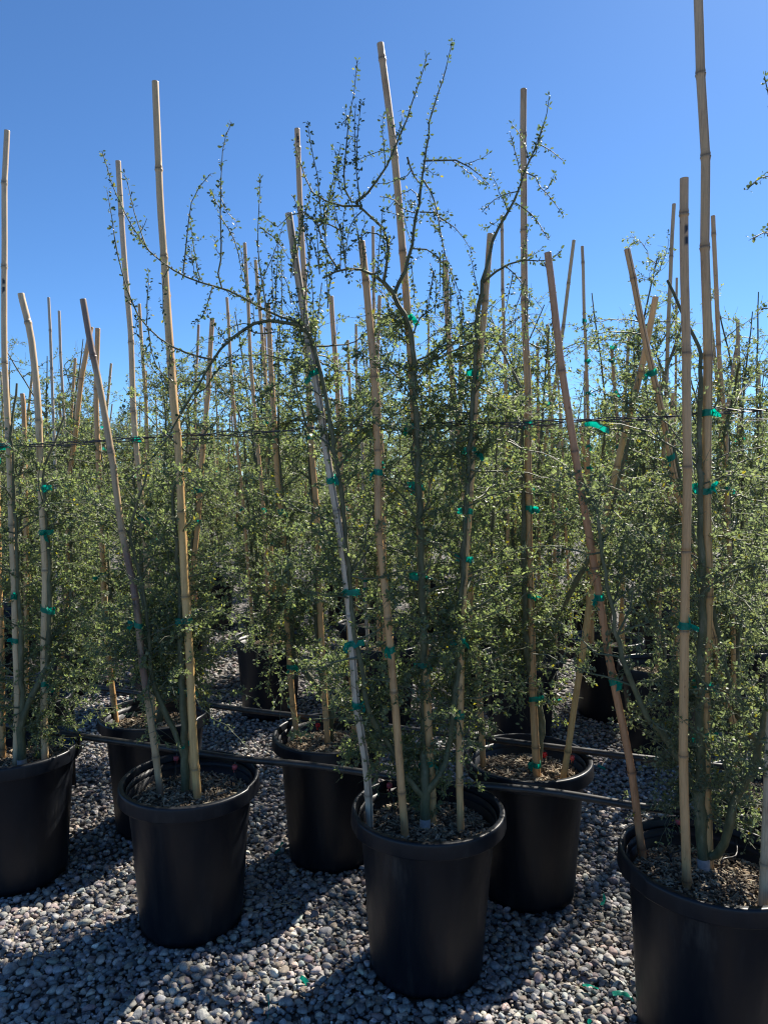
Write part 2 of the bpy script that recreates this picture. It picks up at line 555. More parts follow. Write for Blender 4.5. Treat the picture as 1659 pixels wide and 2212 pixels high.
def pot_meshes():
    wall_prof = [(0.0, 0.012), (0.12, 0.012), (0.146, 0.004), (0.153, 0.0), (0.158, 0.004), (0.160, 0.02), (0.166, 0.10), (0.174, 0.2), (0.182, 0.3), (0.1885, 0.378),
                 (0.1925, 0.3785), (0.1945, 0.385), (0.1955, 0.40), (0.1935, 0.401), (0.1905, 0.378), (0.1855, 0.33), (0.183, 0.3)]
    wall_prof = [(r_, z_ * (0.418 / 0.378) if z_ < 0.379 else z_ + 0.04) for r_, z_ in wall_prof]
    V, F = lathe(wall_prof, 72)
    wall = mesh_from('pot_wall', V, F, M['plastic'])
    rim_prof = [(0.197, 0.404), (0.199, 0.3785), (0.2000, 0.3775), (0.2145, 0.3765), (0.2160, 0.3770), (0.2170, 0.3782), (0.2172, 0.380), (0.2150, 0.413), (0.2147, 0.417), (0.2138, 0.4205),
                (0.2115, 0.4230), (0.2085, 0.4238), (0.2050, 0.4228), (0.2025, 0.4200), (0.2012, 0.416), (0.1985, 0.405), (0.1955, 0.39), (0.1915, 0.37)]
    def fn(r, z, a):
        front = (np.cos(a + np.pi / 2) > 0.12).astype(float)       # the front half of the lip is a little wider and lower
        w = np.where(r > 0.204, 1, 0) * front
        return r + 0.0035 * w, z - 0.0035 * w * (z > 0.44)
    rim_prof = [(r_, z_ + 0.04) for r_, z_ in rim_prof]
    V, F = lathe(rim_prof, 96, fn)
    rim = mesh_from('pot_rim', V, F, M['plastic'])
    # soil
    r = np.random.default_rng(3)
    rad = np.linspace(0, 0.1865, 14)
    prof = [(max(x, 1e-4), SOIL_Z) for x in rad]
    def sf(rr, z, a):
        return rr, z + 0.006 * np.sin(rr * 60 + 3 * np.sin(a)) * np.cos(2 * a + rr * 30) + r.normal(0, 0.0015, z.shape) - 0.012 * (rr / 0.19)**4
    V, F = lathe(prof, 40, sf)
    soil = mesh_from('soil', V, F, M['soil'])
    # mulch chips
    n = 1500
    rr = 0.176 * np.sqrt(r.random(n)); aa = r.uniform(0, 2 * np.pi, n)
    pos = np.stack([rr * np.cos(aa), rr * np.sin(aa), np.full(n, SOIL_Z + 0.002) + r.uniform(0, 0.006, n) - 0.012 * (rr / 0.19)**4], 1)
    box = np.array([(-1, -1, -1), (1, -.7, -1), (1.1, .8, -1), (-1, 1, -1), (-.8, -.9, 1), (.9, -.6, 1), (.9, .6, 1), (-1, .8, 1)], float)
    bf = np.array([(3, 2, 1, 0), (4, 5, 6, 7), (0, 1, 5, 4), (1, 2, 6, 5), (2, 3, 7, 6), (3, 0, 4, 7)])
    sc = np.stack([r.gamma(4, 0.0017, n), r.uniform(0.0018, 0.0038, n), r.uniform(0.0008, 0.002, n)], 1)
    v = box[None] * sc[:, None]
    az = r.uniform(0, 6.28, n); ti = r.normal(0, 0.35, n); tj = r.normal(0, 0.3, n)
    x, y, z = v[..., 0], v[..., 1], v[..., 2]
    x, z = x * np.cos(ti)[:, None] - z * np.sin(ti)[:, None], x * np.sin(ti)[:, None] + z * np.cos(ti)[:, None]
    y, z = y * np.cos(tj)[:, None] - z * np.sin(tj)[:, None], y * np.sin(tj)[:, None] + z * np.cos(tj)[:, None]
    x, y = x * np.cos(az)[:, None] - y * np.sin(az)[:, None], x * np.sin(az)[:, None] + y * np.cos(az)[:, None]
    V = (np.stack([x, y, z], -1) + pos[:, None]).reshape(-1, 3)
    F = (bf[None] + (np.arange(n) * 8)[:, None, None]).reshape(-1, 4)
    pc = np.array([(0.25, 0.19, 0.125), (0.17, 0.125, 0.085), (0.32, 0.26, 0.18), (0.1, 0.075, 0.05), (0.38, 0.33, 0.25), (0.21, 0.19, 0.14)])
    c = pc[r.integers(0, len(pc), n)] * r.uniform(0.75, 1.25, (n, 1))
    mulch = mesh_from('mulch', V, F, M['chip'], np.repeat(c, 8, 0), smooth=False)
    return wall, rim, soil, mulch

POTM = pot_meshes()
rp = random.Random(4)

def make_pot(x, y, label, group, mulch=True, inner=True):
    root = empty('plant_pot', (x, y, 0), label=label, category='plant pot', group=group)
    root.rotation_euler = (rp.uniform(-0.012, 0.012), rp.uniform(-0.012, 0.012), rp.uniform(-0.5, 0.5))
    s = rp.uniform(0.99, 1.02)
    root.scale = (s * rp.uniform(0.985, 1.015), s, 1)
    put('wall', POTM[0], root)
    put('rim', POTM[1], root)
    if inner:
        o = put('soil', POTM[2], root); o.rotation_euler.z = rp.uniform(0, 6)
    if mulch:
        o = put('mulch', POTM[3], root, kind='stuff'); o.rotation_euler.z = rp.uniform(0, 6)
    return root

PG = 'black plastic nursery pots standing on the gravel'
POT_LABEL = {
    'a': 'black plastic pot cut off by the left edge, in the front row',
    'b': 'black plastic pot second from the left in the front row, three canes in it',
    'c': 'black plastic pot at the centre front, its mulch dappled with sun',
    'd': 'large-looking black pot cut off by the right edge, nearest the camera',
    'e': 'black plastic pot beyond the right edge of the front row',
    'f': 'black pot at the far left just behind the leftmost front pot',
    'g': 'black pot partly hidden behind the second front pot from the left',
    'h': 'black pot just behind the centre front pot, to its left',
    'i': 'black pot just behind the centre front pot, to its right',
    'j': 'black pot at the right edge just behind the nearest pot',
    'k': 'unseen black pot of the added shade tree beyond the right edge in the second row'}
for k_, (x, y) in NEAR.items():
    make_pot(x, y, POT_LABEL[k_], PG)
ORD = ['first', 'second', 'third', 'fourth', 'fifth', 'sixth', 'seventh', 'eighth', 'ninth', 'tenth', 'eleventh', 'twelfth', 'thirteenth', 'fourteenth']
ROWN = {3: 'third', 4: 'fourth', 5: 'fifth', 6: 'sixth'}
for k_ in (3, 4):
    for j, (x, y) in enumerate(sorted(ROWS[k_])):
        make_pot(x, y, f'black pot behind the front trees, {ORD[j]} from the left in the {ROWN[k_]} row', PG, mulch=(k_ == 3))
for k_ in (5, 6):
    for j, (x, y) in enumerate(sorted(ROWS[k_])):
        make_pot(x, y, 'black pot glimpsed low between the stems in the back rows', 'pots of the back rows', mulch=False)

# ------------------------------------------------------------------ bamboo canes and tape ties
TAN = (0.67, 0.40, 0.175)
PALE = (0.67, 0.49, 0.285)
GREY = (0.52, 0.45, 0.36)
RUST = (0.52, 0.25, 0.12)
YELL = (0.70, 0.445, 0.18)

def cane_mesh(pts, r0, r1, tint, seed, blotch=0.0, split=False, sides=12, marks=()):
    if split:                                           # a narrow crack needs a finer ring
        split, sides = int(round(split / 12 * 32)), 32
    r = np.random.default_rng(seed)
    length = np.linalg.norm(np.diff(pts, axis=0), axis=1).sum()
    rings = []                                   # (s, radius factor, shade)
    s = r.uniform(0.05, 0.2)
    nodes = []
    while s < length - 0.04:
        nodes.append(s); s += r.uniform(0.19, 0.34)
    st = {0.0: (1, 1), length: (1, 1), length - 0.0015: (1, 1)}
    for nd in nodes:
        for ds, f, sh in ((-0.012, 1.0, 1), (-0.005, 1.12, 0.9), (-0.0015, 1.22, 0.6), (0.0012, 1.04, 0.36), (0.0045, 1.14, 0.72), (0.012, 1.0, 0.88), (0.03, 1.0, 1.0)):
            if 0 < nd + ds < length - 0.003:
                st[nd + ds] = (f, sh)
    for q in marks:
        for ds in (-0.02, -0.013, -0.006, 0, 0.006, 0.013):
            st.setdefault(length - q + ds, (1, 1))
    for q in np.arange(0.05, length - 0.02, 0.07):
        st.setdefault(float(q), (1, 1))
    ss = np.array(sorted(st))
    fac = np.array([st[q][0] for q in ss]); sh = np.array([st[q][1] for q in ss])
    dense = resample(pts, 200)
    dd = np.concatenate([[0], np.cumsum(np.linalg.norm(np.diff(dense, axis=0), axis=1))])
    dd *= length / dd[-1]
    P = np.stack([np.interp(ss, dd, dense[:, i]) for i in range(3)], 1)
    # each joint kinks the cane a little
    for nd in nodes:
        k = r.normal(0, 0.022, 2)
        P[:, :2] += k * np.minimum(np.abs(ss - nd), 0.2)[:, None] * np.array([1.0, 1.0]) * 0.5
    R = (r0 + (r1 - r0) * ss / length) * fac
    V, F = tubes(P[None], R[None], sides, cap=True)
    col = np.repeat(np.array(tint)[None] * sh[:, None], sides, 0)
    if blotch:
        b = np.clip(np.sin(ss * 7 + seed) + np.sin(ss * 17 + 2 * seed) * 0.7 + r.normal(0, 0.3, len(ss)), 0, 1.3)
        mixf = np.repeat(b, sides)[:, None] * blotch * (0.4 + 0.6 * (np.sin(np.tile(np.arange(sides), len(ss)) * 0.55 + seed) > -0.2))[:, None]
        mixf = np.clip(mixf, 0, 0.85)
        col = col * (1 - mixf) + np.array((0.12, 0.068, 0.068)) * mixf
    # sun-bleached, paler towards the top
    zf = np.repeat(np.clip((P[:, 2] - 0.9) / 1.3, 0, 1), sides)[:, None] * 0.5
    col = col * (1 - zf) + np.array((0.58, 0.43, 0.295)) * zf * (np.repeat(sh, sides)[:, None])
    for q in marks:                                     # old black stains on the side towards the aisle
        near = np.repeat(np.abs(ss - (length - q)) < 0.011, sides)
        i = np.tile(np.arange(sides), len(ss))
        col[near & ((i == 6) | ((i == 7) & (r.random(len(i)) < 0.6)))] = (0.03, 0.022, 0.018)
    if split:
        i = np.arange(len(ss) * sides)
        m = (i % sides == split)
        V = V.copy()
        c = np.repeat(P, sides, 0)
        V[m] = c[m] + (V[m] - c[m]) * 0.72
        col[m] = (0.05, 0.035, 0.025)
    return mesh_from('bamboo_cane', V, F, M['bamboo'], col), P

def strip(p0, d, side, length, width, r, droop=1.0, k=6):
    """a crumpled tail of tape"""
    pts, p, dirn = [], np.array(p0, float), norm(np.array(d, float))
    for i in range(k):
        pts.append(p.copy())
        dirn = norm(dirn + r.normal(0, 0.28, 3) + np.array([0, 0, -0.16 * droop]))
        p = p + dirn * length / k
    pts = np.array(pts)
    s = norm(np.array(side, float) + r.normal(0, 0.3, 3))
    w = width * (0.55 + 0.45 * np.sin(np.linspace(0.3, 2.6, k)))[:, None]
    tw = np.linspace(0, r.normal(0, 0.9), k)[:, None]
    n = norm(np.cross(s, d))
    sv = s * np.cos(tw) + n * np.sin(tw)
    a, b = pts + sv * w * 0.5, pts - sv * w * 0.5
    mid = pts + n * (r.normal(0, 0.0022, (k, 1)) + 0.002)
    V = np.stack([a, mid, b], 1).reshape(-1, 3)
    i = np.arange(k * 3).reshape(k, 3)
    F = np.concatenate([np.stack([i[:-1, j], i[:-1, j + 1], i[1:, j + 1], i[1:, j]], -1) for j in (0, 1)])
    return V, F

def tie_mesh(p, axis, rad, seed, off=(0, 0, 0), size=1.0):
    """band of tape wrapped round the cane (and stem beside it) with a knotted tail"""
    r = np.random.default_rng(seed)
    axis = norm(np.asarray(axis, float))
    u = norm(np.cross(axis, [0, 1, 0.01])); w = np.cross(axis, u)
    off = np.asarray(off, float)
    seg, rows = 18, 4
    a = np.arange(seg) * 2 * np.pi / seg
    h = 0.015 * size
    V = []
    tilt = r.normal(0, 0.25, 2)
    for j in range(rows):
        hz = (j / (rows - 1) - 0.5) * h
        rr = rad * (1.14 + 0.05 * np.sin(a * 3 + j * 1.7 + seed) + r.normal(0, 0.03, seg))
        ring = rr[:, None] * (np.cos(a)[:, None] * u + np.sin(a)[:, None] * w)
        pull = np.clip(ring @ norm(off + 1e-6), 0, None)[:, None] / rad
        ring = ring + off * np.clip(pull * 1.3, 0, 1.2) * (np.linalg.norm(off) > 1e-5)
        lean = (np.cos(a) * tilt[0] + np.sin(a) * tilt[1])[:, None] * rad
        V.append(np.asarray(p) + ring + axis * (hz + lean + r.normal(0, 0.0006, (seg, 1))))
    V = np.concatenate(V)
    i = np.arange(rows * seg).reshape(rows, seg); nx = np.roll(i, -1, 1)
    F = [np.stack([i[:-1], nx[:-1], nx[1:], i[1:]], -1).reshape(-1, 4)]
    kd = norm(u * r.choice([-1, 1]) * 0.8 - w * 0.9 + r.normal(0, 0.2, 3))     # knot on the side the photograph shows
    if (kd @ np.array([0, 1, 0])) > 0:
        kd = kd * np.array([1, -1, 1])
    base = np.asarray(p) + kd * rad * 1.2
    for q in range(3 if size > 0.8 else 2):
        d = kd * 0.7 + r.normal(0, 0.55, 3) + np.array([0, 0, -0.1])
        v, f = strip(base, d, axis + r.normal(0, 0.4, 3), r.uniform(0.016, 0.038) * size, r.uniform(0.010, 0.017) * size, r)
        F.append(f + len(V)); V = np.concatenate([V, v])
    return mesh_from('tape_tie', V, F, M['tape'])

SEED = [100]
def make_cane(px, Yb, Yt, r0, tint, label, ties=(), tied=None, group='bamboo canes staked in the pots', r1=None, **kw):
    """px: pixel polyline from base to top; Yb, Yt: distance at the base and the top"""
    SEED[0] += 1
    px = np.array(px, float)
    t = (px[0, 1] - px[:, 1]) / (px[0, 1] - px[-1, 1])
    pts = np.array([at(x, y, Yb + (Yt - Yb) * q) for (x, y), q in zip(px, t)])
    base = pts[0].copy()
    below = pts[0] - (pts[1] - pts[0]) / np.linalg.norm(pts[1] - pts[0]) * 0.05
    pts = np.concatenate([[below], pts])
    me, P = cane_mesh(pts - base, r0, r1 or r0 * 0.86, tint, SEED[0], **kw)
    o = put('bamboo_stake', me, None, base, label=label, category='bamboo stake', group=group)
    P = P + base
    for ty in ties:
        ty, side = ty if isinstance(ty, tuple) else (ty, 0)
        x = np.interp(-ty, -px[:, 1], px[:, 0])
        Y = Yb + (Yt - Yb) * (px[0, 1] - ty) / (px[0, 1] - px[-1, 1])
        c = at(x, ty, Y)
        i = np.argmin(np.abs(P[:, 2] - c[2])); i = min(max(i, 1), len(P) - 2)
        tz = (c[2] - P[i - 1, 2]) / (P[i + 1, 2] - P[i - 1, 2] + 1e-9)
        c = P[i - 1] + (P[i + 1] - P[i - 1]) * np.clip(tz, 0, 1)
        rr = r0 * 1.02
        tm = tie_mesh(np.zeros(3), P[i + 1] - P[i - 1], rr, SEED[0] * 7 + int(ty), off=np.array([side * 0.018, -0.002, 0]), size=1.12)
        put('tape_tie', tm, o, c - base)
    return P

CANES = {}
def cane(key, *a, **k):
    CANES[key] = make_cane(*a, **k)

def by(x, y):                                   # distance of a cane foot standing in the soil
    return on(x, y, SOIL_Z)[1]

# front row
cane('A', [(98, 1650), (95, 1400), (98, 1240), (88, 1060), (72, 760), (46, 635)], by(98, 1650), 2.46, 0.0125, PALE,
     'pale bamboo cane in the leftmost front pot, slanting left to a cut top', [(1055, 1), (1150, 1), (1315, 1), 1475])
cane('B', [(34, 1660), (28, 1380), (20, 1100), (11, 900), (4, 620), (11, 281)], by(34, 1660), 2.48, 0.0105, PALE,
     'tall pale bamboo cane at the very left edge of the picture', [(965, -1), 1290, 1385], marks=(0.5, 0.53))
cane('B2', [(12, 1640), (6, 1350), (2, 1100), (-2, 880)], by(12, 1640), 2.55, 0.0115, TAN,
     'short bamboo cane half cut off by the left edge', [995])
cane('E', [(347, 1720), (322, 1530), (308, 1440), (293, 1300), (262, 1130), (240, 980), (213, 820), (197, 745), (179, 645)], by(347, 1720), 2.25, 0.0112, (0.50, 0.36, 0.21),
     'bamboo cane blotched dark purple, leaning left from the second front pot', [(1350, 0)], blotch=1.25)
cane('F', [(437, 1722), (421, 1500), (410, 1300), (395, 1000), (381, 850), (366, 600), (355, 430), (345, 180)], by(437, 1722), 2.3, 0.0135, YELL,
     'tallest bamboo cane in the second front pot, thick and straight', [(1340, -1)], r1=0.0105)
cane('G', [(417, 1707), (409, 1450), (396, 1100), (378, 852), (356, 585)], by(417, 1707), 2.34, 0.0125, TAN,
     'bamboo cane standing close behind the tallest cane of the second front pot', [(1490, -1), (1605, -1)])
cane('I', [(798, 1786), (790, 1650), (770, 1500), (752, 1300), (735, 1170), (715, 1050), (692, 880), (670, 745), (640, 580), (623, 462)], by(798, 1786), 2.0, 0.0115, (0.60, 0.49, 0.37),
     'weathered whitish split cane leaning left in the centre pot', [(805, 0), (1280, 1), (1390, 1), (1035, 0), (1520, 0)], split=7)
cane('J', [(880, 1812), (865, 1620), (846, 1400), (826, 1150), (816, 960), (806, 760), (783, 518)], by(880, 1812), 2.0, 0.0112, (0.66, 0.38, 0.17),
     'tan bamboo cane at the front of the centre pot, flat top', [1020, 1405])
cane('K', [(935, 1780), (925, 1500), (912, 1250), (905, 1000), (885, 700), (871, 520), (850, 300), (823, 92)], by(935, 1780), 2.08, 0.0115, TAN,
     'tallest bamboo cane of the centre pot, reaching highest into the sky left of middle', [(685, 0), (925, -1), (1050, -1), (1245, -1), (1650, -1), (1440, -1)], r1=0.0098)
cane('L', [(998, 1796), (995, 1500), (1003, 1280), (1015, 1100), (1030, 850), (1045, 700), (1061, 505)], by(998, 1796), 2.1, 0.0102, (0.67, 0.41, 0.18),
     'bamboo cane at the right of the centre pot, leaning right with a dark stem', [(805, -1), (975, -1), (1105, -1), (1205, -1), (1385, -1), 1545])
cane('S', [(1385, 1846), (1350, 1620), (1310, 1420), (1285, 1250), (1255, 1080), (1235, 950), (1205, 750), (1179, 548)], by(1385, 1846), 1.84, 0.0105, RUST,
     'reddish brown bamboo cane leaning left out of the nearest right pot', [1288, 1470])
cane('T', [(1489, 1916), (1485, 1600), (1487, 1300), (1490, 1000), (1487, 700), (1487, 384)], by(1489, 1916), 1.68, 0.0112, (0.64, 0.37, 0.17),
     'upright tan bamboo cane in the nearest right pot with a dark mark near its top', [1352], marks=(0.115, 0.14))
cane('U', [(1531, 1880), (1528, 1500), (1530, 1200), (1530, 900), (1528, 550), (1519, 180), (1510, -40)], by(1531, 1880), 1.8, 0.0115, TAN,
     'bamboo cane that runs out of the top of the picture at the right', [(892, 0), (1055, -1), (1480, -1), (1590, -1)], split=7, r1=0.0105, marks=(0.38,))
cane('V', [(1648, 1958), (1662, 1650), (1680, 1200), (1700, 850)], by(1648, 1958), 1.62, 0.0125, (0.60, 0.46, 0.30),
     'pale bamboo cane foot at the bottom right edge of the picture', [])
# second row
cane('C', [(256, 1556), (237, 1392), (227, 1241), (221, 1068), (216, 960), (213, 850), (217, 710)], by(256, 1556), 2.95, 0.0115, TAN,
     'bamboo cane rising at the left of the pot behind the second front pot', [(1075, 0), 1240])
cane('H', [(335, 1560), (324, 1350), (316, 1212), (309, 1104), (299, 996), (290, 870), (284, 720), (277, 638), (264, 476), (257, 347)], by(335, 1560), 2.95, 0.0125, PALE,
     'tall pale cane behind the dark blotched one, its top beside a thorny shoot', [(950, 0), (1120, -1)])
cane('H2', [(398, 1545), (408, 1350), (419, 1227), (428, 1126), (434, 1040), (447, 860), (459, 690)], by(398, 1545), 3.05, 0.0115, TAN,
     'bamboo cane leaning right behind the tallest cane of the second front pot', [1060, 1128])
cane('D', [(122, 1500), (140, 1356), (147, 1150), (150, 1040), (172, 860), (197, 706)], 3.15, 3.1, 0.0115, TAN,
     'bamboo cane slanting right, crossing behind the dark blotched one near its top', [1055])
cane('D2', [(60, 1500), (58, 1200), (54, 900), (50, 850)], 3.1, 3.1, 0.0105, TAN,
     'short bamboo cane among leaves in the far left second row pot', [])
cane('M', [(637, 1592), (622, 1442), (615, 1320), (608, 1176), (597, 1053), (588, 900), (573, 656)], by(637, 1592), 2.72, 0.0112, TAN,
     'bamboo cane at the left of the pot behind the centre pot', [(1105, 0), (1310, 1), (1440, 1)])
cane('N', [(713, 1606), (700, 1427), (696, 1302), (691, 1176), (683, 1053), (675, 900), (665, 700), (655, 480), (647, 280)], by(713, 1606), 2.75, 0.0115, TAN,
     'tall bamboo cane behind and left of the whitish split cane', [945, 1440], marks=(0.03, 0.045))
cane('N2', [(768, 1600), (757, 1350), (745, 1100), (730, 850), (718, 640)], by(768, 1600), 2.75, 0.0105, TAN,
     'bamboo cane standing behind the foot of the whitish split cane', [])
cane('O', [(1153, 1680), (1146, 1500), (1140, 1280), (1133, 1000), (1128, 700), (1125, 450), (1124, 193)], by(1153, 1680), 2.45, 0.0128, TAN,
     'tall upright split cane behind and right of the centre pot', [(918, 0), 1098, 1287, (1510, 1), 1650], split=7, r1=0.0105)
cane('Q', [(1220, 1690), (1262, 1420), (1295, 1200), (1338, 1000), (1380, 850), (1402, 755), (1423, 640)], by(1220, 1690), 2.12, 0.0105, YELL,
     'yellowish bamboo cane slanting right, crossing behind the reddish one', [(1125, -1)])
cane('R', [(1049, 1655), (1037, 1450), (1025, 1350), (1003, 1000), (977, 760), (967, 564)], by(1049, 1655), 2.5, 0.0105, TAN,
     'bamboo cane just right of the centre pot, leaning left behind the dark stem', [])
cane('W', [(1628, 1730), (1600, 1590), (1560, 1446), (1520, 1260), (1481, 1104), (1461, 1014), (1436, 888), (1392, 690), (1362, 540)], 2.15, 2.05, 0.0098, TAN,
     'split cane leaning left with a dark crack, behind the thick upright cane at right', [(805, 0), 988], split=6)
cane('W2', [(1590, 1640), (1580, 1300), (1565, 950), (1553, 760), (1540, 466)], 2.25, 2.25, 0.0075, TAN,
     'thin bamboo cane just right of the cane that leaves the picture', [1055])
# single canes further back that stand clear against the sky
BACK = [
    ([(1415, 1420), (1425, 1150), (1433, 848), (1439, 695), (1446, 515), (1450, 441)], 3.6, 0.0105, TAN, 'bamboo cane against the sky left of the thick upright cane at right'),
    ([(1452, 1400), (1455, 1000), (1458, 800), (1460, 600)], 4.2, 0.008, TAN, 'thin cane just left of the thick upright cane, lower than its neighbour'),
    ([(1560, 1400), (1562, 1100), (1572, 890), (1584, 800), (1596, 724)], 3.7, 0.0105, TAN, 'cane leaning right, its top against the sky near the right edge'),
    ([(1275, 1420), (1272, 1200), (1268, 1050), (1262, 800), (1252, 533)], 4.2, 0.0105, TAN, 'cane wrapped with many green ties against the sky, right of middle'),
    ([(1345, 1400), (1340, 1150), (1332, 930), (1322, 752)], 3.9, 0.0100, TAN, 'cane between the tree with many green ties and the split leaning cane'),
    ([(1165, 1400), (1163, 1100), (1160, 740)], 4.2, 0.0095, TAN, 'cane just right of the tall split cane, half hidden in leaves'),
    ([(1100, 1400), (1096, 1000), (1090, 760), (1084, 466)], 3.7, 0.0095, TAN, 'thin cane against the sky just left of the tall split cane'),
    ([(1205, 1400), (1195, 1000), (1186, 700)], 4.0, 0.0095, TAN, 'cane behind the top of the reddish leaning cane'),
    ([(835, 1400), (828, 1000), (818, 800), (823, 638)], 3.6, 0.0105, TAN, 'cane close behind the tan front cane of the centre pot, lower top'),
    ([(822, 1400), (815, 1000), (810, 720), (808, 490)], 4.0, 0.0095, TAN, 'thin cane behind the tan front cane of the centre pot, higher top'),
    ([(585, 1400), (570, 1100), (548, 850), (530, 525)], 3.9, 0.0105, TAN, 'cane against the sky beside a thorny upright shoot, left of middle'),
    ([(545, 1370), (525, 1100), (505, 900), (488, 642)], 4.1, 0.0095, TAN, 'thin cane against the sky below the long arching branch'),
    ([(130, 1400), (126, 1100), (118, 850), (110, 642)], 4.4, 0.0095, GREY, 'left one of two slim grey canes standing close together at left'),
    ([(160, 1400), (150, 1100), (138, 880), (128, 671)], 4.6, 0.0095, GREY, 'right one of two slim grey canes standing close together at left'),
    ([(1235, 1380), (1222, 1100), (1215, 940), (1200, 760)], 5.2, 0.0095, TAN, 'cane seen through leaves right of the reddish leaning cane'),
    ([(925, 1300), (928, 1000), (925, 690)], 5.4, 0.0095, TAN, 'thin cane in the distance between the two leaders of the centre tree'),
    ([(770, 1300), (772, 1000), (768, 700)], 4.6, 0.0095, TAN, 'thin cane in the distance left of the tan front cane'),
]
for px, Y, r0, tint, lab in BACK:
    tl = [693, 780, 850, 910, 965, 1010] if 'many green' in lab else [int(px[1][1])]
    make_cane(px, Y, Y, r0, tint, lab, tl, group='bamboo canes further back')

# ------------------------------------------------------------------ trees
def leaf_cloud(pos, axis, rng, size, shape=6, pal=0, yellow=0.02):
    n = len(pos)
    axis = norm(axis)
    nrm = norm(rng.normal(size=(n, 3)) + np.array([0, 0, 0.5]))
    s = norm(np.cross(axis, nrm)); nrm = np.cross(s, axis)
    ln = size * rng.uniform(0.7, 1.25, n); wd = ln * rng.uniform(0.46, 0.62, n)
    if shape == 6:
        q = np.array([(0, 0, 0), (0.35, 0.43, 0.03), (0.78, 0.42, 0.02), (1, 0, -0.04), (0.78, -0.42, 0.02), (0.35, -0.43, 0.03)])
    else:
        q = np.array([(0, 0, 0), (0.55, 0.5, 0.03), (1, 0, -0.02), (0.55, -0.5, 0.03)])
    V = pos[:, None] + q[None, :, :1] * (axis * ln[:, None])[:, None] + q[None, :, 1:2] * (s * wd[:, None])[:, None] + q[None, :, 2:] * (nrm * ln[:, None])[:, None] * 2
    k = len(q)
    F = np.arange(n * k).reshape(n, k)
    P0 = np.array([[(0.13, 0.158, 0.098), (0.152, 0.182, 0.10), (0.108, 0.14, 0.096), (0.17, 0.195, 0.118)],
                   [(0.125, 0.148, 0.11), (0.148, 0.172, 0.118), (0.105, 0.13, 0.102), (0.155, 0.175, 0.112)],
                   [(0.056, 0.078, 0.052), (0.068, 0.09, 0.052), (0.047, 0.068, 0.05), (0.08, 0.098, 0.06)]][pal])  # darker set for the sky shoots: their backlit darkness is put into the colour
    c = P0[rng.integers(0, 4, n)] * rng.uniform(0.75, 1.25, (n, 1))
    y = rng.random(n) < yellow
    c[y] = np.array((0.26, 0.22, 0.03)) * rng.uniform(0.7, 1.1, (y.sum(), 1))
    return V.reshape(-1, 3), F, np.repeat(c, k, 0)

def grow(rng, P, k, length, d0, wob, droop, zig=0.0):
    """n curved shoots: start P (n,3), first direction d0 (n,3) -> (n,k,3)"""
    n = len(P)
    out = np.empty((n, k, 3)); out[:, 0] = P
    d = norm(d0)
    side = norm(np.cross(d, rng.normal(size=(n, 3))))
    for i in range(1, k):
        d = norm(d + rng.normal(0, wob, (n, 3)) + np.array([0, 0, 1.0]) * droop[:, None])
        st = norm(d + side * zig * (1 if i % 2 else -1))
        out[:, i] = out[:, i - 1] + st * (length / (k - 1))[:, None]
    return out

def pick_on(rng, polys, n, zlo, zhi):
    """random points on polylines within a height band -> position, tangent"""
    A = np.concatenate([p[:-1] for p in polys]); B = np.concatenate([p[1:] for p in polys])
    ln = np.linalg.norm(B - A, axis=1)
    mid = (A + B)[:, 2] / 2
    w = ln * ((mid > zlo) & (mid < zhi))
    if w.sum() <= 0:
        w = ln
    i = rng.choice(len(A), n, p=w / w.sum())
    t = rng.random((n, 1))
    return A[i] + (B[i] - A[i]) * t, norm(B[i] - A[i])

def on_shoots(rng, S, n, t0=0.1, t1=1.0):
    k = S.shape[1]
    i = rng.integers(0, len(S), n)
    t = rng.uniform(t0, t1, n) * (k - 1.001)
    j = t.astype(int); u = (t - j)[:, None]
    return S[i, j] * (1 - u) + S[i, j + 1] * u, norm(S[i, j + 1] - S[i, j])

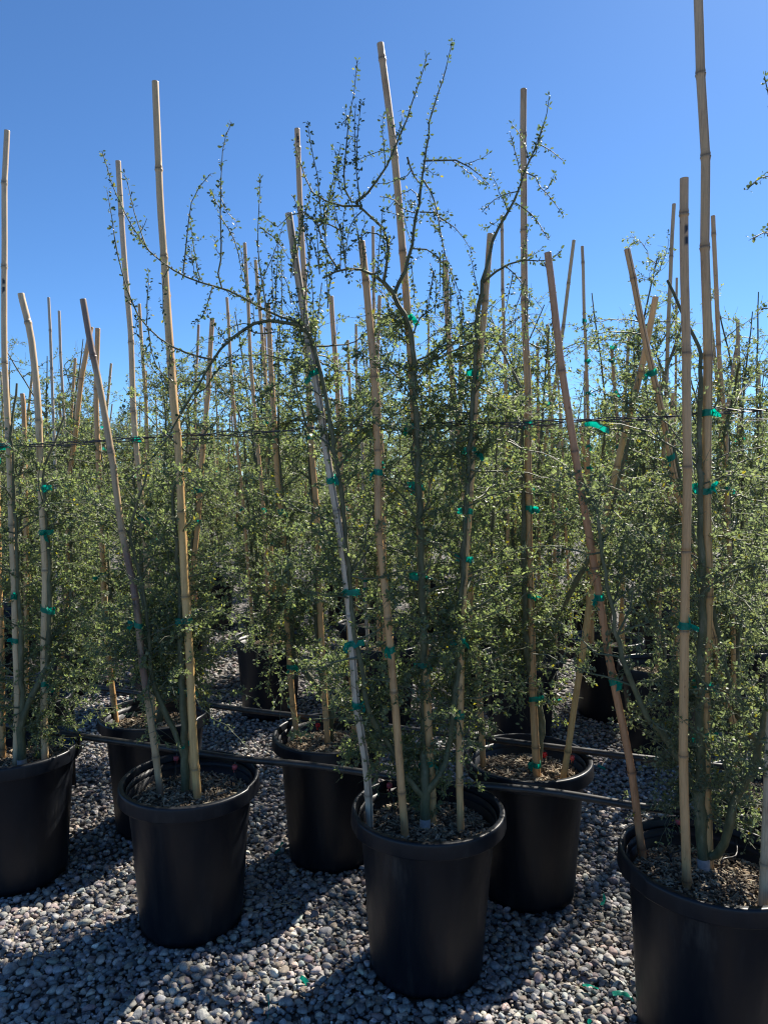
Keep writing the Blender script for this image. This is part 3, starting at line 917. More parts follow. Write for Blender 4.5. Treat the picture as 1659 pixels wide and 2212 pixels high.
def crown(rng, stems, spec, shoots=(), pal=0, front=0.0, leaf=0.0115, shape=6, yellow=0.02):
    """side branches, twigs and leaves. spec: list of (zlo, zhi, n_branches, lmin, lmax, leaves per node);
    shoots: traced branches that carry leaves themselves"""
    TV, LV, LS = [], [], []
    br_all = []
    for (zlo, zhi, nb, l0, l1, dens) in spec:
        P, T = pick_on(rng, stems, nb, zlo, zhi)
        az = rng.uniform(0, 2 * np.pi, nb); el = rng.normal(0.08 if zlo < 0.7 and front > 0 else 0.35, 0.4, nb)
        d = np.stack([np.cos(az) * np.cos(el), np.sin(az) * np.cos(el), np.sin(el)], 1) + T * 0.15
        fl = (d[:, 1] < -0.25) & (rng.random(nb) < front)        # few sprays hang in front of the canes
        d[fl, 1] *= -1
        ln = rng.uniform(l0, l1, nb)
        S = grow(rng, P, 8, ln, d, 0.17, rng.normal(-0.03, 0.07, nb), 0.14)
        r = np.linspace(1, 0.3, 8)[None] * (0.0012 + 0.0065 * ln)[:, None]
        TV.append((S, r, 4))
        br_all.append((S, ln, dens))
        nt = int(nb * 8)
        P2, T2 = on_shoots(rng, S, nt, 0.12, 1.0)
        d2 = T2 * 0.55 + norm(rng.normal(size=(nt, 3)) + np.array([0, 0, 0.15])) * 0.9
        l2 = rng.uniform(0.035, 0.13, nt)
        S2 = grow(rng, P2, 4, l2, d2, 0.2, rng.normal(0.0, 0.08, nt), 0.12)
        TV.append((S2, np.linspace(1, 0.5, 4)[None] * np.full((nt, 1), 0.0011), 3))
        for SS, cnt in ((S2, int(nt * dens)), (S, int(nb * dens * 1.6))):
            LV.append(on_shoots(rng, SS, cnt, 0.08, 1.0))
    SH = []
    for poly, r0 in shoots:
        ln = np.linalg.norm(np.diff(poly, axis=0), axis=1).sum()
        SH.append((poly, ln))
        if r0 >= 0.0019:                                      # leafy side shoots, standing or hanging
            n3 = max(1, int(ln * (13 if r0 > 0.0045 else 10)))
            P, T = pick_on(rng, [poly[:max(3, int(len(poly) * 0.72))]], n3, -9, 9)
            d = T * 0.5 + norm(rng.normal(size=(n3, 3)) * np.array([1, 1, 1.3])) * 0.9
            l3 = rng.gamma(3, 0.022 if r0 > 0.003 else 0.013, n3) + 0.022
            S = grow(rng, P, 7, l3, d, 0.14, rng.normal(0.03, 0.09, n3), 0.1)
            TV.append((S, np.linspace(1, 0.45, 7)[None] * (0.0011 + 0.004 * l3)[:, None], 3))
            SH += [(q, l_) for q, l_ in zip(S, l3)]
    for poly, ln in SH:
        k = max(3, int(ln / 0.0125))
        q = resample(poly, k + 1)
        T = norm(q[1:] - q[:-1]); q = q[1:]
        keep = rng.random(k) < 0.9
        LS.append((q[keep], T[keep]))
        nth = int(ln / 0.022)                                 # thorns
        if nth:
            P, T = pick_on(rng, [poly], nth, -9, 9)
            d = T * 0.25 + norm(rng.normal(size=(nth, 3)))
            S = grow(rng, P, 4, rng.uniform(0.006, 0.013, nth), d, 0.02, np.zeros(nth), 0)
            TV.append((S, np.array([[0.0009, 0.0007, 0.0005, 0.0002]]) * np.ones((nth, 1)), 3))
    Vs, Fs, off = [], [], 0
    for S, r, sd in TV:
        v, f = tubes(S, r, sd)
        Vs.append(v); Fs.append(f[0] + off); off += len(v)
    tw = (np.concatenate(Vs), [np.concatenate(Fs)])
    res = []
    for lst, sz, pl in ((LV, leaf, pal), (LS, leaf * 0.86, 2)):
        if not lst:
            continue
        P = np.concatenate([a for a, b in lst]); T = np.concatenate([b for a, b in lst])
        m = rng.integers(2, 6, len(P))
        P, T = np.repeat(P, m, 0), np.repeat(T, m, 0)
        ax = T * 0.45 + norm(rng.normal(size=P.shape)) * 0.9
        P = P + norm(ax) * rng.uniform(0.0, 0.006, (len(P), 1))
        res.append(leaf_cloud(P, ax, rng, sz, shape, pl, yellow))
    if len(res) == 1:
        return tw, res[0]
    (v1, f1, c1), (v2, f2, c2) = res
    return tw, (np.concatenate([v1, v2]), np.concatenate([f1, f2 + len(v1)]), np.concatenate([c1, c2]))

def stem_mesh(poly, r0, r1, seed, k=None, sides=8):
    rng = np.random.default_rng(seed)
    ln = np.linalg.norm(np.diff(poly, axis=0), axis=1).sum()
    k = k or max(6, int(ln / 0.035))
    p = resample(poly, k)
    p[1:-1] += rng.normal(0, min(0.0018, r0 * 0.3), p[1:-1].shape)
    r = np.linspace(r0, r1, k) * (1 + rng.normal(0, 0.06, k))
    return p, tubes(p[None], r[None], sides)

def make_tree(label, base, stems, spec, traced=(), seed=1, pal=0, leaf=0.0118, yellow=0.02, group='young thorny trees in pots', painted=0.05):
    """stems: list of (polyline, r0, r1); traced: list of (polyline, r0, r1)"""
    rng = np.random.default_rng(seed)
    base = np.asarray(base, float)
    root = empty('young_tree', base, label=label, category='tree', group=group)
    polys, tp = [], []
    for i, (pl, r0, r1) in enumerate(stems):
        p, (V, F) = stem_mesh(np.asarray(pl), r0, r1, seed * 31 + i)
        me = mesh_from('stem', V - base, F, M['bark'])
        o = put('trunk' if i == 0 else 'stem', me, root)
        if i == 0 and painted:
            q = p[p[:, 2] < base[2] + painted]
            if len(q) >= 2:
                v, f = tubes(q[None], np.full((1, len(q)), r0 * 1.12), 10)
                put('paint_band', mesh_from('paint_band', v - base, f, M['paint']), o)
        polys.append(p)
    for i, (pl, r0, r1) in enumerate(traced):
        p, (V, F) = stem_mesh(np.asarray(pl), r0, r1, seed * 57 + i, sides=6)
        me = mesh_from('branch', V - base, F, M['bark'])
        put('branch', me, root)
        tp.append((p, r0))
    tw, lf = crown(rng, polys, spec, tp, pal, 0.8, leaf, 6, yellow)
    put('twigs', mesh_from('twigs', tw[0] - base, tw[1], M['twig']), root, kind='stuff')
    put('foliage', mesh_from('foliage', lf[0] - base, lf[1], M['leaf'], lf[2], smooth=False), root, kind='stuff')
    return root

def line(px, Ys):
    """pixel polyline with distances (one per point, or first and last) -> world polyline"""
    n = len(px)
    if np.isscalar(Ys):
        Ys = [Ys] * n
    if len(Ys) == 2 and n != 2:
        Ys = np.linspace(Ys[0], Ys[1], n)
    return np.array([at(x, y, Y) for (x, y), Y in zip(px, Ys)])

TR = []
# ---- the centre tree: three leaders and the shoots that stand against the sky
b = on(918, 1790, SOIL_Z)
trunk_c = line([(918, 1795), (919, 1740), (918, 1690), (918, 1600), (916, 1400), (906, 1100), (897, 850), (887, 705), (866, 668), (850, 639), (829, 611)], [b[1], b[1], b[1], 2.08, 2.07, 2.05, 2.05, 2.04, 2.03, 2.02, 2.02])
right_c = line([(920, 1712), (945, 1680), (966, 1625), (976, 1580), (984, 1500), (992, 1380), (998, 1250), (1012, 1000), (1024, 820), (1031, 684), (1043, 610), (1057, 553)], [b[1], b[1] - .01, 2.06, 2.05, 2.04, 2.04, 2.04, 2.06, 2.07, 2.08, 2.08, 2.08])
left_c = line([(916, 1722), (888, 1692), (842, 1612), (798, 1540), (782, 1450), (768, 1380), (757, 1270), (742, 1100), (724, 980), (708, 880), (690, 790), (668, 722)], [b[1], b[1] - .01, 2.04, 2.02, 2.02, 2.02, 2.02, 2.01, 2.0, 2.0, 2.0, 1.99])
traced_c = [
    (line([(850, 639), (866, 602), (879, 574), (889, 532), (895, 479), (905, 438), (910, 397), (918, 347), (920, 315), (928, 273), (938, 224), (953, 187), (965, 138), (977, 91)], [2.03, 2.06]), 0.0072, 0.0012),
    (line([(918, 347), (949, 345), (990, 347), (1018, 364), (1043, 384), (1055, 399)], [2.04, 1.95]), 0.0036, 0.001),
    (line([(829, 611), (834, 585), (838, 561), (840, 535), (838, 512), (817, 483), (784, 454), (768, 438)], [2.02, 1.95]), 0.0056, 0.0038),
    (line([(768, 438), (792, 421), (817, 389), (842, 343), (858, 306), (879, 257), (895, 204), (912, 163), (923, 117)], [1.95, 1.9]), 0.0042, 0.001),
    (line([(858, 306), (847, 275), (838, 245)], 1.91), 0.0016, 0.0008),
    (line([(880, 340), (892, 375), (908, 398)], [1.93, 2.03]), 0.003, 0.002),
    (line([(775, 445), (731, 442), (694, 430), (665, 405), (651, 356), (636, 306)], [1.95, 1.88]), 0.0036, 0.001),
    (line([(760, 438), (743, 397), (747, 335), (755, 253), (766, 191), (772, 130)], [1.95, 1.93]), 0.0030, 0.0009),
    (line([(778, 440), (776, 421), (768, 335), (766, 253), (769, 225)], [1.95, 1.98]), 0.0026, 0.0009),
    (line([(770, 370), (772, 300), (776, 255), (781, 217)], [1.97, 2.0]), 0.002, 0.0009),
    (line([(740, 420), (731, 389), (727, 335), (722, 323)], 1.92), 0.0018, 0.0009),
    (line([(829, 611), (801, 592), (768, 580), (731, 582), (700, 600)], [2.02, 1.9]), 0.0050, 0.003),
    (line([(731, 582), (706, 545), (690, 500), (678, 470), (640, 455), (600, 490), (570, 470)], [1.92, 1.85]), 0.0030, 0.0009),
    (line([(740, 500), (700, 480), (665, 470), (630, 420)], [1.93, 1.88]), 0.0024, 0.0009),
    (line([(784, 454), (760, 480), (750, 520), (745, 560)], [1.95, 1.92]), 0.0022, 0.0009),
    (line([(838, 520), (800, 500), (770, 520), (740, 545)], [1.98, 1.9]), 0.0022, 0.0009),
    (line([(895, 460), (870, 450), (850, 430), (820, 425)], [2.04, 1.98]), 0.002, 0.0009),
    (line([(905, 438), (893, 410), (865, 420), (835, 455)], [2.04, 2.1]), 0.002, 0.0009),
    (line([(914, 389), (932, 417), (944, 458), (953, 512), (965, 561), (977, 594), (998, 652), (1003, 690)], [2.04, 1.95]), 0.0030, 0.0009),
    (line([(907, 458), (932, 458), (965, 479), (994, 504), (1018, 541)], [2.05, 2.0]), 0.0026, 0.0009),
    (line([(889, 537), (924, 541), (949, 557), (972, 590), (985, 640)], [2.06, 2.02]), 0.0026, 0.0009),
    (line([(887, 560), (893, 610), (896, 655)], 2.0), 0.0014, 0.0008),
    (line([(893, 720), (905, 690), (925, 672), (950, 655)], [2.03, 1.96]), 0.003, 0.001),
    (line([(939, 680), (942, 620), (938, 600), (931, 575)], 1.97), 0.0018, 0.0009),
    (line([(955, 690), (960, 640), (958, 600)], 1.98), 0.0018, 0.0009),
    (line([(968, 700), (975, 640), (970, 610)], 2.0), 0.0018, 0.0009),
    # the right leader above its cane
    (line([(1057, 553), (1068, 512), (1088, 471), (1113, 430), (1129, 380), (1150, 335), (1166, 294), (1179, 249), (1186, 208)], [2.08, 2.0]), 0.0062, 0.0011),
    (line([(1129, 384), (1117, 347), (1105, 302), (1101, 286)], 2.03), 0.002, 0.0008),
    (line([(1142, 345), (1125, 294), (1105, 269)], 2.02), 0.002, 0.0008),
    (line([(1166, 312), (1191, 327), (1216, 347)], 2.0), 0.0018, 0.0008),
    (line([(1134, 372), (1158, 384), (1166, 405), (1191, 430), (1216, 465)], [2.02, 1.95]), 0.0024, 0.0009),
    (line([(1113, 438), (1142, 458), (1166, 487), (1183, 516)], [2.04, 1.97]), 0.0022, 0.0009),
    (line([(1121, 413), (1088, 421), (1064, 434), (1043, 456)], [2.04, 1.98]), 0.0022, 0.0009),
    (line([(1043, 610), (1076, 582), (1109, 567), (1142, 561), (1175, 567), (1195, 558), (1212, 541)], [2.08, 1.9]), 0.0042, 0.0012),
    (line([(1092, 575), (1121, 602), (1134, 635), (1134, 690)], [2.0, 1.96]), 0.0022, 0.0009),
    (line([(1175, 567), (1191, 602), (1195, 643), (1191, 705)], [1.92, 1.9]), 0.0022, 0.0009),
    (line([(1036, 650), (1028, 610), (1018, 560), (1012, 548)], 2.05), 0.0018, 0.0009),
    # the long arching branch to the left
    (line([(676, 740), (650, 700), (597, 681), (561, 663), (522, 641), (478, 623), (432, 609), (388, 591), (360, 573), (324, 544), (299, 508), (281, 479), (259, 436), (241, 389), (230, 350), (221, 326)], [1.99, 1.88]), 0.0044, 0.0011),
    (line([(480, 623), (471, 598), (477, 575), (478, 512), (478, 458), (477, 404), (482, 332), (489, 289), (501, 265)], [1.93, 1.9]), 0.0030, 0.0009),
    (line([(478, 470), (495, 495), (508, 520), (518, 560), (524, 600)], [1.92, 1.96]), 0.0020, 0.0009),
    (line([(396, 590), (403, 530), (410, 469), (417, 429), (435, 400), (456, 375)], [1.91, 1.88]), 0.0026, 0.0009),
    (line([(434, 605), (426, 575), (417, 520), (412, 480)], 1.92), 0.002, 0.0009),
    (line([(578, 674), (570, 630), (565, 602), (557, 530), (559, 458), (563, 386)], [1.94, 1.92]), 0.0026, 0.0009),
    (line([(545, 655), (532, 620), (525, 566), (520, 540)], 1.95), 0.002, 0.0009),
    (line([(592, 680), (588, 600), (586, 550)], 1.95), 0.0018, 0.0009),
    (line([(562, 490), (580, 505), (600, 520), (625, 560)], [1.93, 1.9]), 0.0022, 0.0009),
    (line([(460, 617), (452, 645), (440, 680), (418, 700)], [1.92, 1.86]), 0.002, 0.0009),
    (line([(366, 578), (355, 600), (352, 640), (354, 690)], [1.9, 1.86]), 0.0016, 0.0008),
    (line([(310, 530), (300, 510), (308, 495), (318, 472)], 1.89), 0.0014, 0.0008),
    # the lower drooping branch to the left
    (line([(668, 722), (640, 700), (597, 693), (561, 695), (532, 710), (496, 735), (468, 767), (442, 807), (421, 852), (388, 896), (370, 935), (345, 968), (313, 1004), (275, 1040)], [1.99, 1.84]), 0.0066, 0.0014),
    (line([(468, 778), (414, 767), (374, 749), (353, 738), (324, 710), (295, 674), (277, 630), (263, 584), (252, 537), (245, 487), (236, 440), (232, 411)], [1.88, 1.8]), 0.0036, 0.0009),
    (line([(317, 702), (318, 670), (320, 638), (321, 591)], 1.83), 0.0018, 0.0008),
    (line([(320, 705), (326, 746), (335, 782), (367, 836)], [1.83, 1.8]), 0.0024, 0.0009),
    (line([(532, 710), (560, 722), (600, 718), (640, 735)], [1.93, 1.9]), 0.0028, 0.001),
    (line([(421, 852), (445, 840), (470, 800), (500, 780), (540, 770)], [1.86, 1.82]), 0.0026, 0.0009),
    (line([(388, 896), (420, 915), (460, 930), (500, 930), (520, 945)], [1.85, 1.78]), 0.0024, 0.0009),
]
_rx = np.random.default_rng(66)
for _i in range(26):
    _b = [(640, 700), (597, 690), (668, 700), (700, 600), (731, 582), (690, 640), (655, 560), (615, 600), (720, 520), (690, 470), (760, 560), (800, 600), (560, 665), (625, 640)][_i % 14]
    _x, _y = _b[0] + _rx.uniform(-20, 20), _b[1] + _rx.uniform(-20, 30)
    _h, _dx = _rx.uniform(70, 190), _rx.normal(0, 26)
    _Y = _rx.uniform(1.84, 2.04)
    traced_c.append((line([(_x, _y), (_x + _dx * 0.2, _y - _h * 0.35), (_x + _dx * 0.7, _y - _h * 0.7), (_x + _dx, _y - _h)], [_Y, _Y + _rx.uniform(-0.05, 0.05)]), 0.0021, 0.0008))
for _i in range(16):                                   # and some that hang
    _b = [(960, 560), (980, 610), (935, 600), (1120, 610), (1135, 640), (1190, 640), (1000, 640), (700, 620), (660, 760), (560, 730), (500, 760), (600, 720)][_i % 12]
    _x, _y = _b[0] + _rx.uniform(-15, 15), _b[1] + _rx.uniform(-20, 20)
    _h, _dx = _rx.uniform(60, 150), _rx.normal(0, 15)
    _Y = _rx.uniform(1.86, 2.04)
    traced_c.append((line([(_x, _y), (_x + _dx * 0.4, _y + _h * 0.4), (_x + _dx, _y + _h)], [_Y, _Y]), 0.0018, 0.0008))
traced_c = [(p, r0 * 0.82, max(r1 * 0.85, 0.0008)) for p, r0, r1 in traced_c]
extra_c = [np.asarray(resample(p, 24)) for p, r0, r1 in traced_c if r0 > 0.004]
make_tree('tall thorny tree at the centre with leafy shoots arching against the blue sky', b,
          [(trunk_c, 0.0145, 0.0062), (right_c, 0.0105, 0.0052), (left_c, 0.0088, 0.0058)],
          [(0.52, 0.95, 84, 0.10, 0.28, 4.8), (0.9, 1.45, 86, 0.12, 0.36, 4.6), (1.4, 1.85, 72, 0.10, 0.32, 4.2), (1.6, 1.9, 20, 0.08, 0.2, 3.5)],
          traced_c, seed=1, yellow=0.025)

def auto_tree(label, key, feet, canes, spec, seed, pal=0, leaf=0.0118, extra=(), yellow=0.02, painted=0.05, height=1.95):
    """a tree whose leaders are tied along canes of its pot"""
    rng = np.random.default_rng(seed + 900)
    b = np.array(feet, float)
    stems = []
    fork = b + np.array([rng.normal(0, 0.01), rng.normal(0, 0.01), rng.uniform(0.08, 0.2)])
    for i, (ck, top) in enumerate(canes):
        c = CANES[ck]
        q = c[(c[:, 2] > fork[2] + 0.18) & (c[:, 2] < top)][::5]
        q = q + np.array([rng.choice([-1, 1]) * 0.018, rng.normal(0, 0.008), 0]) + np.cumsum(rng.normal(0, 0.0015, q.shape), axis=0)
        tip = q[-1] + np.array([rng.normal(0, 0.05), rng.normal(0, 0.05), 0.18])
        start = [b, (b + fork) / 2, fork] if i == 0 else [b * 0.3 + fork * 0.7, fork + (q[0] - fork) * 0.35 + np.array([0, 0, -0.02])]
        pl = np.array(start + list(q) + [tip])
        stems.append((pl, 0.0145 if i == 0 else 0.0105, 0.0035))
    for pl, r0, r1 in extra:
        stems.append((pl, r0, r1))
    return make_tree(label, b, stems, spec, (), seed, pal, leaf, yellow, painted=painted)

SPEC = [(0.66, 0.95, 38, 0.10, 0.28, 4.2), (0.9, 1.3, 52, 0.12, 0.36, 4.2), (1.25, 1.65, 34, 0.12, 0.32, 4.0)]
fa = on(50, 1660, SOIL_Z)
auto_tree('leafy tree in the leftmost front pot, cut off by the left edge', 'a', fa, [('A', 1.5), ('B', 1.6)],
          [(0.52, 0.85, 52, 0.12, 0.30, 4.6), (0.8, 1.3, 46, 0.14, 0.36, 4.4), (1.2, 1.5, 18, 0.1, 0.3, 4.0)], 2)
fb = on(400, 1712, SOIL_Z)
auto_tree('leafy tree in the second front pot, its stem beside the tallest cane', 'b', fb, [('G', 1.45), ('E', 1.25)],
          [(0.68, 0.95, 56, 0.14, 0.34, 4.8), (0.85, 1.25, 44, 0.14, 0.38, 4.4), (1.2, 1.5, 16, 0.12, 0.34, 4.0)], 3, painted=0)
fd = on(1520, 1880, SOIL_Z)
ext_d = [(line([(1530, 1850), (1560, 1830), (1590, 1720), (1625, 1660), (1650, 1560), (1690, 1400), (1720, 1150)], [fd[1], 1.62]), 0.012, 0.0045),
         (line([(1510, 1800), (1495, 1700), (1440, 1595), (1395, 1545), (1350, 1440), (1320, 1310), (1300, 1200), (1285, 1080)], [fd[1], 1.8]), 0.0105, 0.003)]
auto_tree('grey-green leafy tree in the nearest pot at the right edge', 'd', fd, [('U', 1.75)],
          [(0.48, 0.7, 16, 0.10, 0.22, 4.6), (0.55, 0.9, 36, 0.10, 0.28, 4.6), (0.8, 1.25, 46, 0.12, 0.32, 4.6), (1.2, 1.6, 26, 0.12, 0.28, 4.0)], 4, pal=1, leaf=0.0112, extra=ext_d, painted=0.06)
ff = np.array([-1.60, 3.13, SOIL_Z])
auto_tree('leafy tree in the far left pot of the second row', 'f', ff, [('D', 1.6), ('D2', 1.5)], SPEC, 5, painted=0)
fg = on(345, 1562, SOIL_Z)
auto_tree('leafy tree behind the dark blotched cane, in the second row', 'g', fg, [('H', 1.5), ('C', 1.5), ('H2', 1.5)], SPEC, 6, painted=0, yellow=0.06)
fh = on(715, 1600, SOIL_Z)
auto_tree('leafy tree behind and left of the centre tree, stem curving from its pot', 'h', fh, [('M', 1.55), ('N', 1.7)], SPEC, 7, painted=0)
fi = on(1160, 1668, SOIL_Z)
ext_i = [(line([(1146, 1460), (1143, 1430), (1110, 1380), (1080, 1340), (1062, 1250), (1065, 1100), (1075, 950)], [2.46, 2.5]), 0.0095, 0.003),
         (line([(1146, 1440), (1160, 1415), (1195, 1340), (1240, 1265), (1290, 1170), (1318, 1110), (1340, 1020), (1362, 930)], [2.46, 2.42]), 0.0125, 0.004)]
auto_tree('tree with a forked green stem and yellowing leaves, right of the centre tree', 'i', fi, [('O', 1.75)], SPEC, 8, extra=ext_i, painted=0, yellow=0.07)
fj = np.array([1.2, 2.19, SOIL_Z])
auto_tree('leafy tree behind the thick upright cane at right, in the second row', 'j', fj, [('W', 1.7), ('W2', 1.6)], SPEC, 9, pal=1, painted=0)

# the tree just beyond the right edge that reaches into the picture
fe = np.array([1.47, 1.58, SOIL_Z])
tr_e = [(line([(1840, 640), (1760, 480), (1700, 420), (1668, 378), (1640, 385), (1612, 410)], [1.6, 1.55]), 0.004, 0.001),
        (line([(1840, 560), (1740, 420), (1690, 300), (1664, 220), (1650, 165)], [1.6, 1.55]), 0.003, 0.001),
        (line([(1800, 620), (1720, 540), (1670, 498), (1640, 508), (1622, 516)], [1.6, 1.55]), 0.003, 0.001),
        (line([(1820, 760), (1720, 690), (1668, 665), (1634, 668)], [1.6, 1.55]), 0.003, 0.001)]
st_e = [(np.array([fe, fe + [0.03, 0.0, 0.4], fe + [0.05, 0.02, 0.9], fe + [0.02, 0.0, 1.4], fe + [0.03, 0.02, 1.75]]), 0.014, 0.005)]
make_tree('tree standing beyond the right edge whose twigs reach into the picture', fe, st_e, [(0.5, 1.6, 90, 0.14, 0.4, 4.0)], tr_e, seed=10, pal=1)

# ---- trees of the back rows: a few grown individuals, planted again and again
def generic(seed, big):
    rng = np.random.default_rng(seed)
    stems, polys = [], []
    for i in range(3):
        az = rng.uniform(0, 6.28); r = rng.uniform(0.05, 0.17)
        zt = rng.uniform(1.65, 2.15)
        pl = np.array([[0, 0, 0], [rng.normal(0, .01), rng.normal(0, .01), 0.15], [np.cos(az) * r * 0.6, np.sin(az) * r * 0.6, 0.4],
                       [np.cos(az) * r, np.sin(az) * r, 0.9], [np.cos(az) * r * 1.2 + rng.normal(0, .04), np.sin(az) * r * 1.2 + rng.normal(0, .04), 1.4],
                       [np.cos(az) * r * 1.3 + rng.normal(0, .08), np.sin(az) * r * 1.3 + rng.normal(0, .08), zt]])
        p, (V, F) = stem_mesh(pl, 0.013, 0.003, seed * 9 + i, k=18, sides=6)
        polys.append(p); stems.append((V, F))
    if big:
        spec = [(0.25, 0.6, 32, 0.14, 0.36, 3.6), (0.5, 1.1, 54, 0.16, 0.42, 3.6), (1.0, 1.6, 38, 0.16, 0.38, 3.4), (1.5, 2.2, 18, 0.14, 0.32, 3.0)]
        tw, lf = crown(rng, polys, spec, (), 0, 0.0, 0.0145, 4, 0.03)
    else:
        spec = [(0.1, 0.9, 60, 0.18, 0.48, 3.4), (0.8, 1.5, 52, 0.2, 0.5, 3.4), (1.4, 2.2, 36, 0.16, 0.4, 3.0)]
        tw, lf = crown(rng, polys, spec, (), 0, 0.0, 0.020, 4, 0.03)
    st = [mesh_from('stem', V, F, M['bark']) for V, F in stems]
    return st, mesh_from('twigs', tw[0], tw[1], M['twig']), mesh_from('foliage', lf[0], lf[1], M['leaf'], lf[2], smooth=False)

BIG = [generic(200 + i, True) for i in range(5)]
SMALL = [generic(300 + i, False) for i in range(4)]
cane_pool = []
for i in range(6):
    r = np.random.default_rng(400 + i)
    ln = r.uniform(1.5, 2.25)
    pts = np.array([[0, 0, -0.05], [r.normal(0, .012), r.normal(0, .012), ln * 0.33], [r.normal(0, .02), r.normal(0, .02), ln * 0.66], [r.normal(0, .02), r.normal(0, .02), ln]])
    me, P = cane_mesh(pts, 0.0115, 0.0095, [TAN, YELL, PALE, TAN, GREY, RUST][i], 500 + i, sides=8)
    tms = []
    for z in r.uniform(0.25, 1.4, 4):
        j = np.argmin(np.abs(P[:, 2] - z))
        tms.append((tie_mesh(np.zeros(3), [0, 0, 1], 0.0118, 600 + i * 10 + int(z * 10), off=(0.014, 0, 0)), P[j]))
    cane_pool.append((me, tms))

rb = random.Random(21)
def plant(x, y, z, variants, label, group, clabel, cgroup, ncane, zscale=1.0):
    st, tw, lf = rb.choice(variants)
    root = empty('young_tree', (x, y, z), label=label, category='tree', group=group)
    root.rotation_euler.z = rb.uniform(0, 6.28)
    s = rb.uniform(0.86, 1.08) * zscale
    root.scale = (s * rb.uniform(0.95, 1.1), s * rb.uniform(0.95, 1.1), s)
    for i, m in enumerate(st):
        put('trunk' if i == 0 else 'stem', m, root)
    put('twigs', tw, root, kind='stuff')
    put('foliage', lf, root, kind='stuff')
    for i in range(ncane):
        me, tms = rb.choice(cane_pool)
        a, r = rb.uniform(0, 6.28), rb.uniform(0.04, 0.15)
        if ncane == 2 and 'its tree' in clabel:
            a = math.pi * (1 - i) + rb.uniform(-1.1, 1.1)
            cl = clabel.replace('its tree', ('left' if i == 0 else 'right') + ' one at its tree')
        else:
            cl = clabel
        c = put('bamboo_stake', me, None, (x + r * math.cos(a), y + r * math.sin(a), z), label=cl, category='bamboo stake', group=cgroup)
        c.rotation_euler = (rb.gauss(0, 0.05), rb.gauss(0, 0.055), rb.uniform(0, 6.28))
        c.scale = (1, 1, rb.uniform(0.8, 1.12))
        for tm, p in tms:
            if rb.random() < 0.75:
                put('tape_tie', tm, c, p)

for k_ in (3, 4):
    for j, (x, y) in enumerate(sorted(ROWS[k_])):
        plant(x, y, SOIL_Z, BIG, f'leafy tree behind the front two rows, {ORD[j]} from the left in the {ROWN[k_]} row', 'trees of the third and fourth rows',
              f'cane among leaves, its tree {ORD[j]} from left in the {ROWN[k_]} row', f'canes of the {ROWN[k_]} row', 1 if k_ == 3 else 2, 0.98)
for k_ in sorted(ROWS):
    if k_ < 5:
        continue
    for j, (x, y) in enumerate(sorted(ROWS[k_])):
        plant(x, y, SOIL_Z, BIG if k_ < 6 else SMALL, 'small leafy tree in the far rows, seen above and between nearer trees', 'trees of the far rows',
              'bamboo cane in the far rows, rising above the green mass', 'canes of the far rows', 2, 0.84)

# unseen last tree of the second row at right, added only for its shade
plant(1.88, 1.98, SOIL_Z, BIG, 'unseen leafy tree added for shade beyond the right edge in the second row', 'trees of the third and fourth rows', 'bamboo cane beyond the right edge', 'canes beyond the right edge', 1)

# ------------------------------------------------------------------ irrigation pipes, drippers, supports
def pipe_path(px, h=None):
    return np.array([on(x, y, z) for x, y, z in px])

def make_pipe(label, px, rad, drips, seed):
    pts = resample(pipe_path(px), 90)
    r = np.random.default_rng(seed)
    base = pts[0].copy()
    V, F = tubes((pts - base)[None], np.full((1, len(pts)), rad), 12, cap=True)
    o = put('irrigation_pipe', mesh_from('irrigation_pipe', V, F, M['pipe']), None, base, label=label, category='pipe')
    for (x, cap_mat, foot) in drips:
        i = np.argmin(np.abs([project(p)[0] - x for p in pts]))
        p = pts[i] + np.array([0, -0.004, -rad * 0.9])
        cap = p + np.array([0.0, -0.012, -0.012])
        f = np.array(foot)
        path = resample([p, cap + [0, -0.002, -0.01], (cap + f) / 2 + [0.012, -0.02, -0.01], f + [0, 0, 0.02], f + [0.004, 0, -0.02]], 14)
        v, fc = tubes((path - base)[None], np.full((1, 14), 0.0028), 6)
        d = put('drip_tube', mesh_from('drip_tube', v, fc, M['pipe']), o)
        pv, pf = lathe([(0.001, 0.006), (0.0075, 0.006), (0.009, 0.004), (0.009, -0.005), (0.0075, -0.007), (0.0048, -0.008), (0.0044, -0.018), (0.001, -0.018)], 14)
        put('emitter_cap', mesh_from('emitter_cap', pv + (cap - base), pf, M[cap_mat]), d)
    return o, pts

def project(p):
    v = np.asarray(p) - np.array([0, 0, HCAM])
    f = v[1] * cp - v[2] * sp
    u = v[1] * sp + v[2] * cp
    return CX + FP * v[0] / f, CY - FP * u / f

def in_pot(k, dx, dy):
    return (NEAR[k][0] + dx, NEAR[k][1] + dy, SOIL_Z + 0.004)

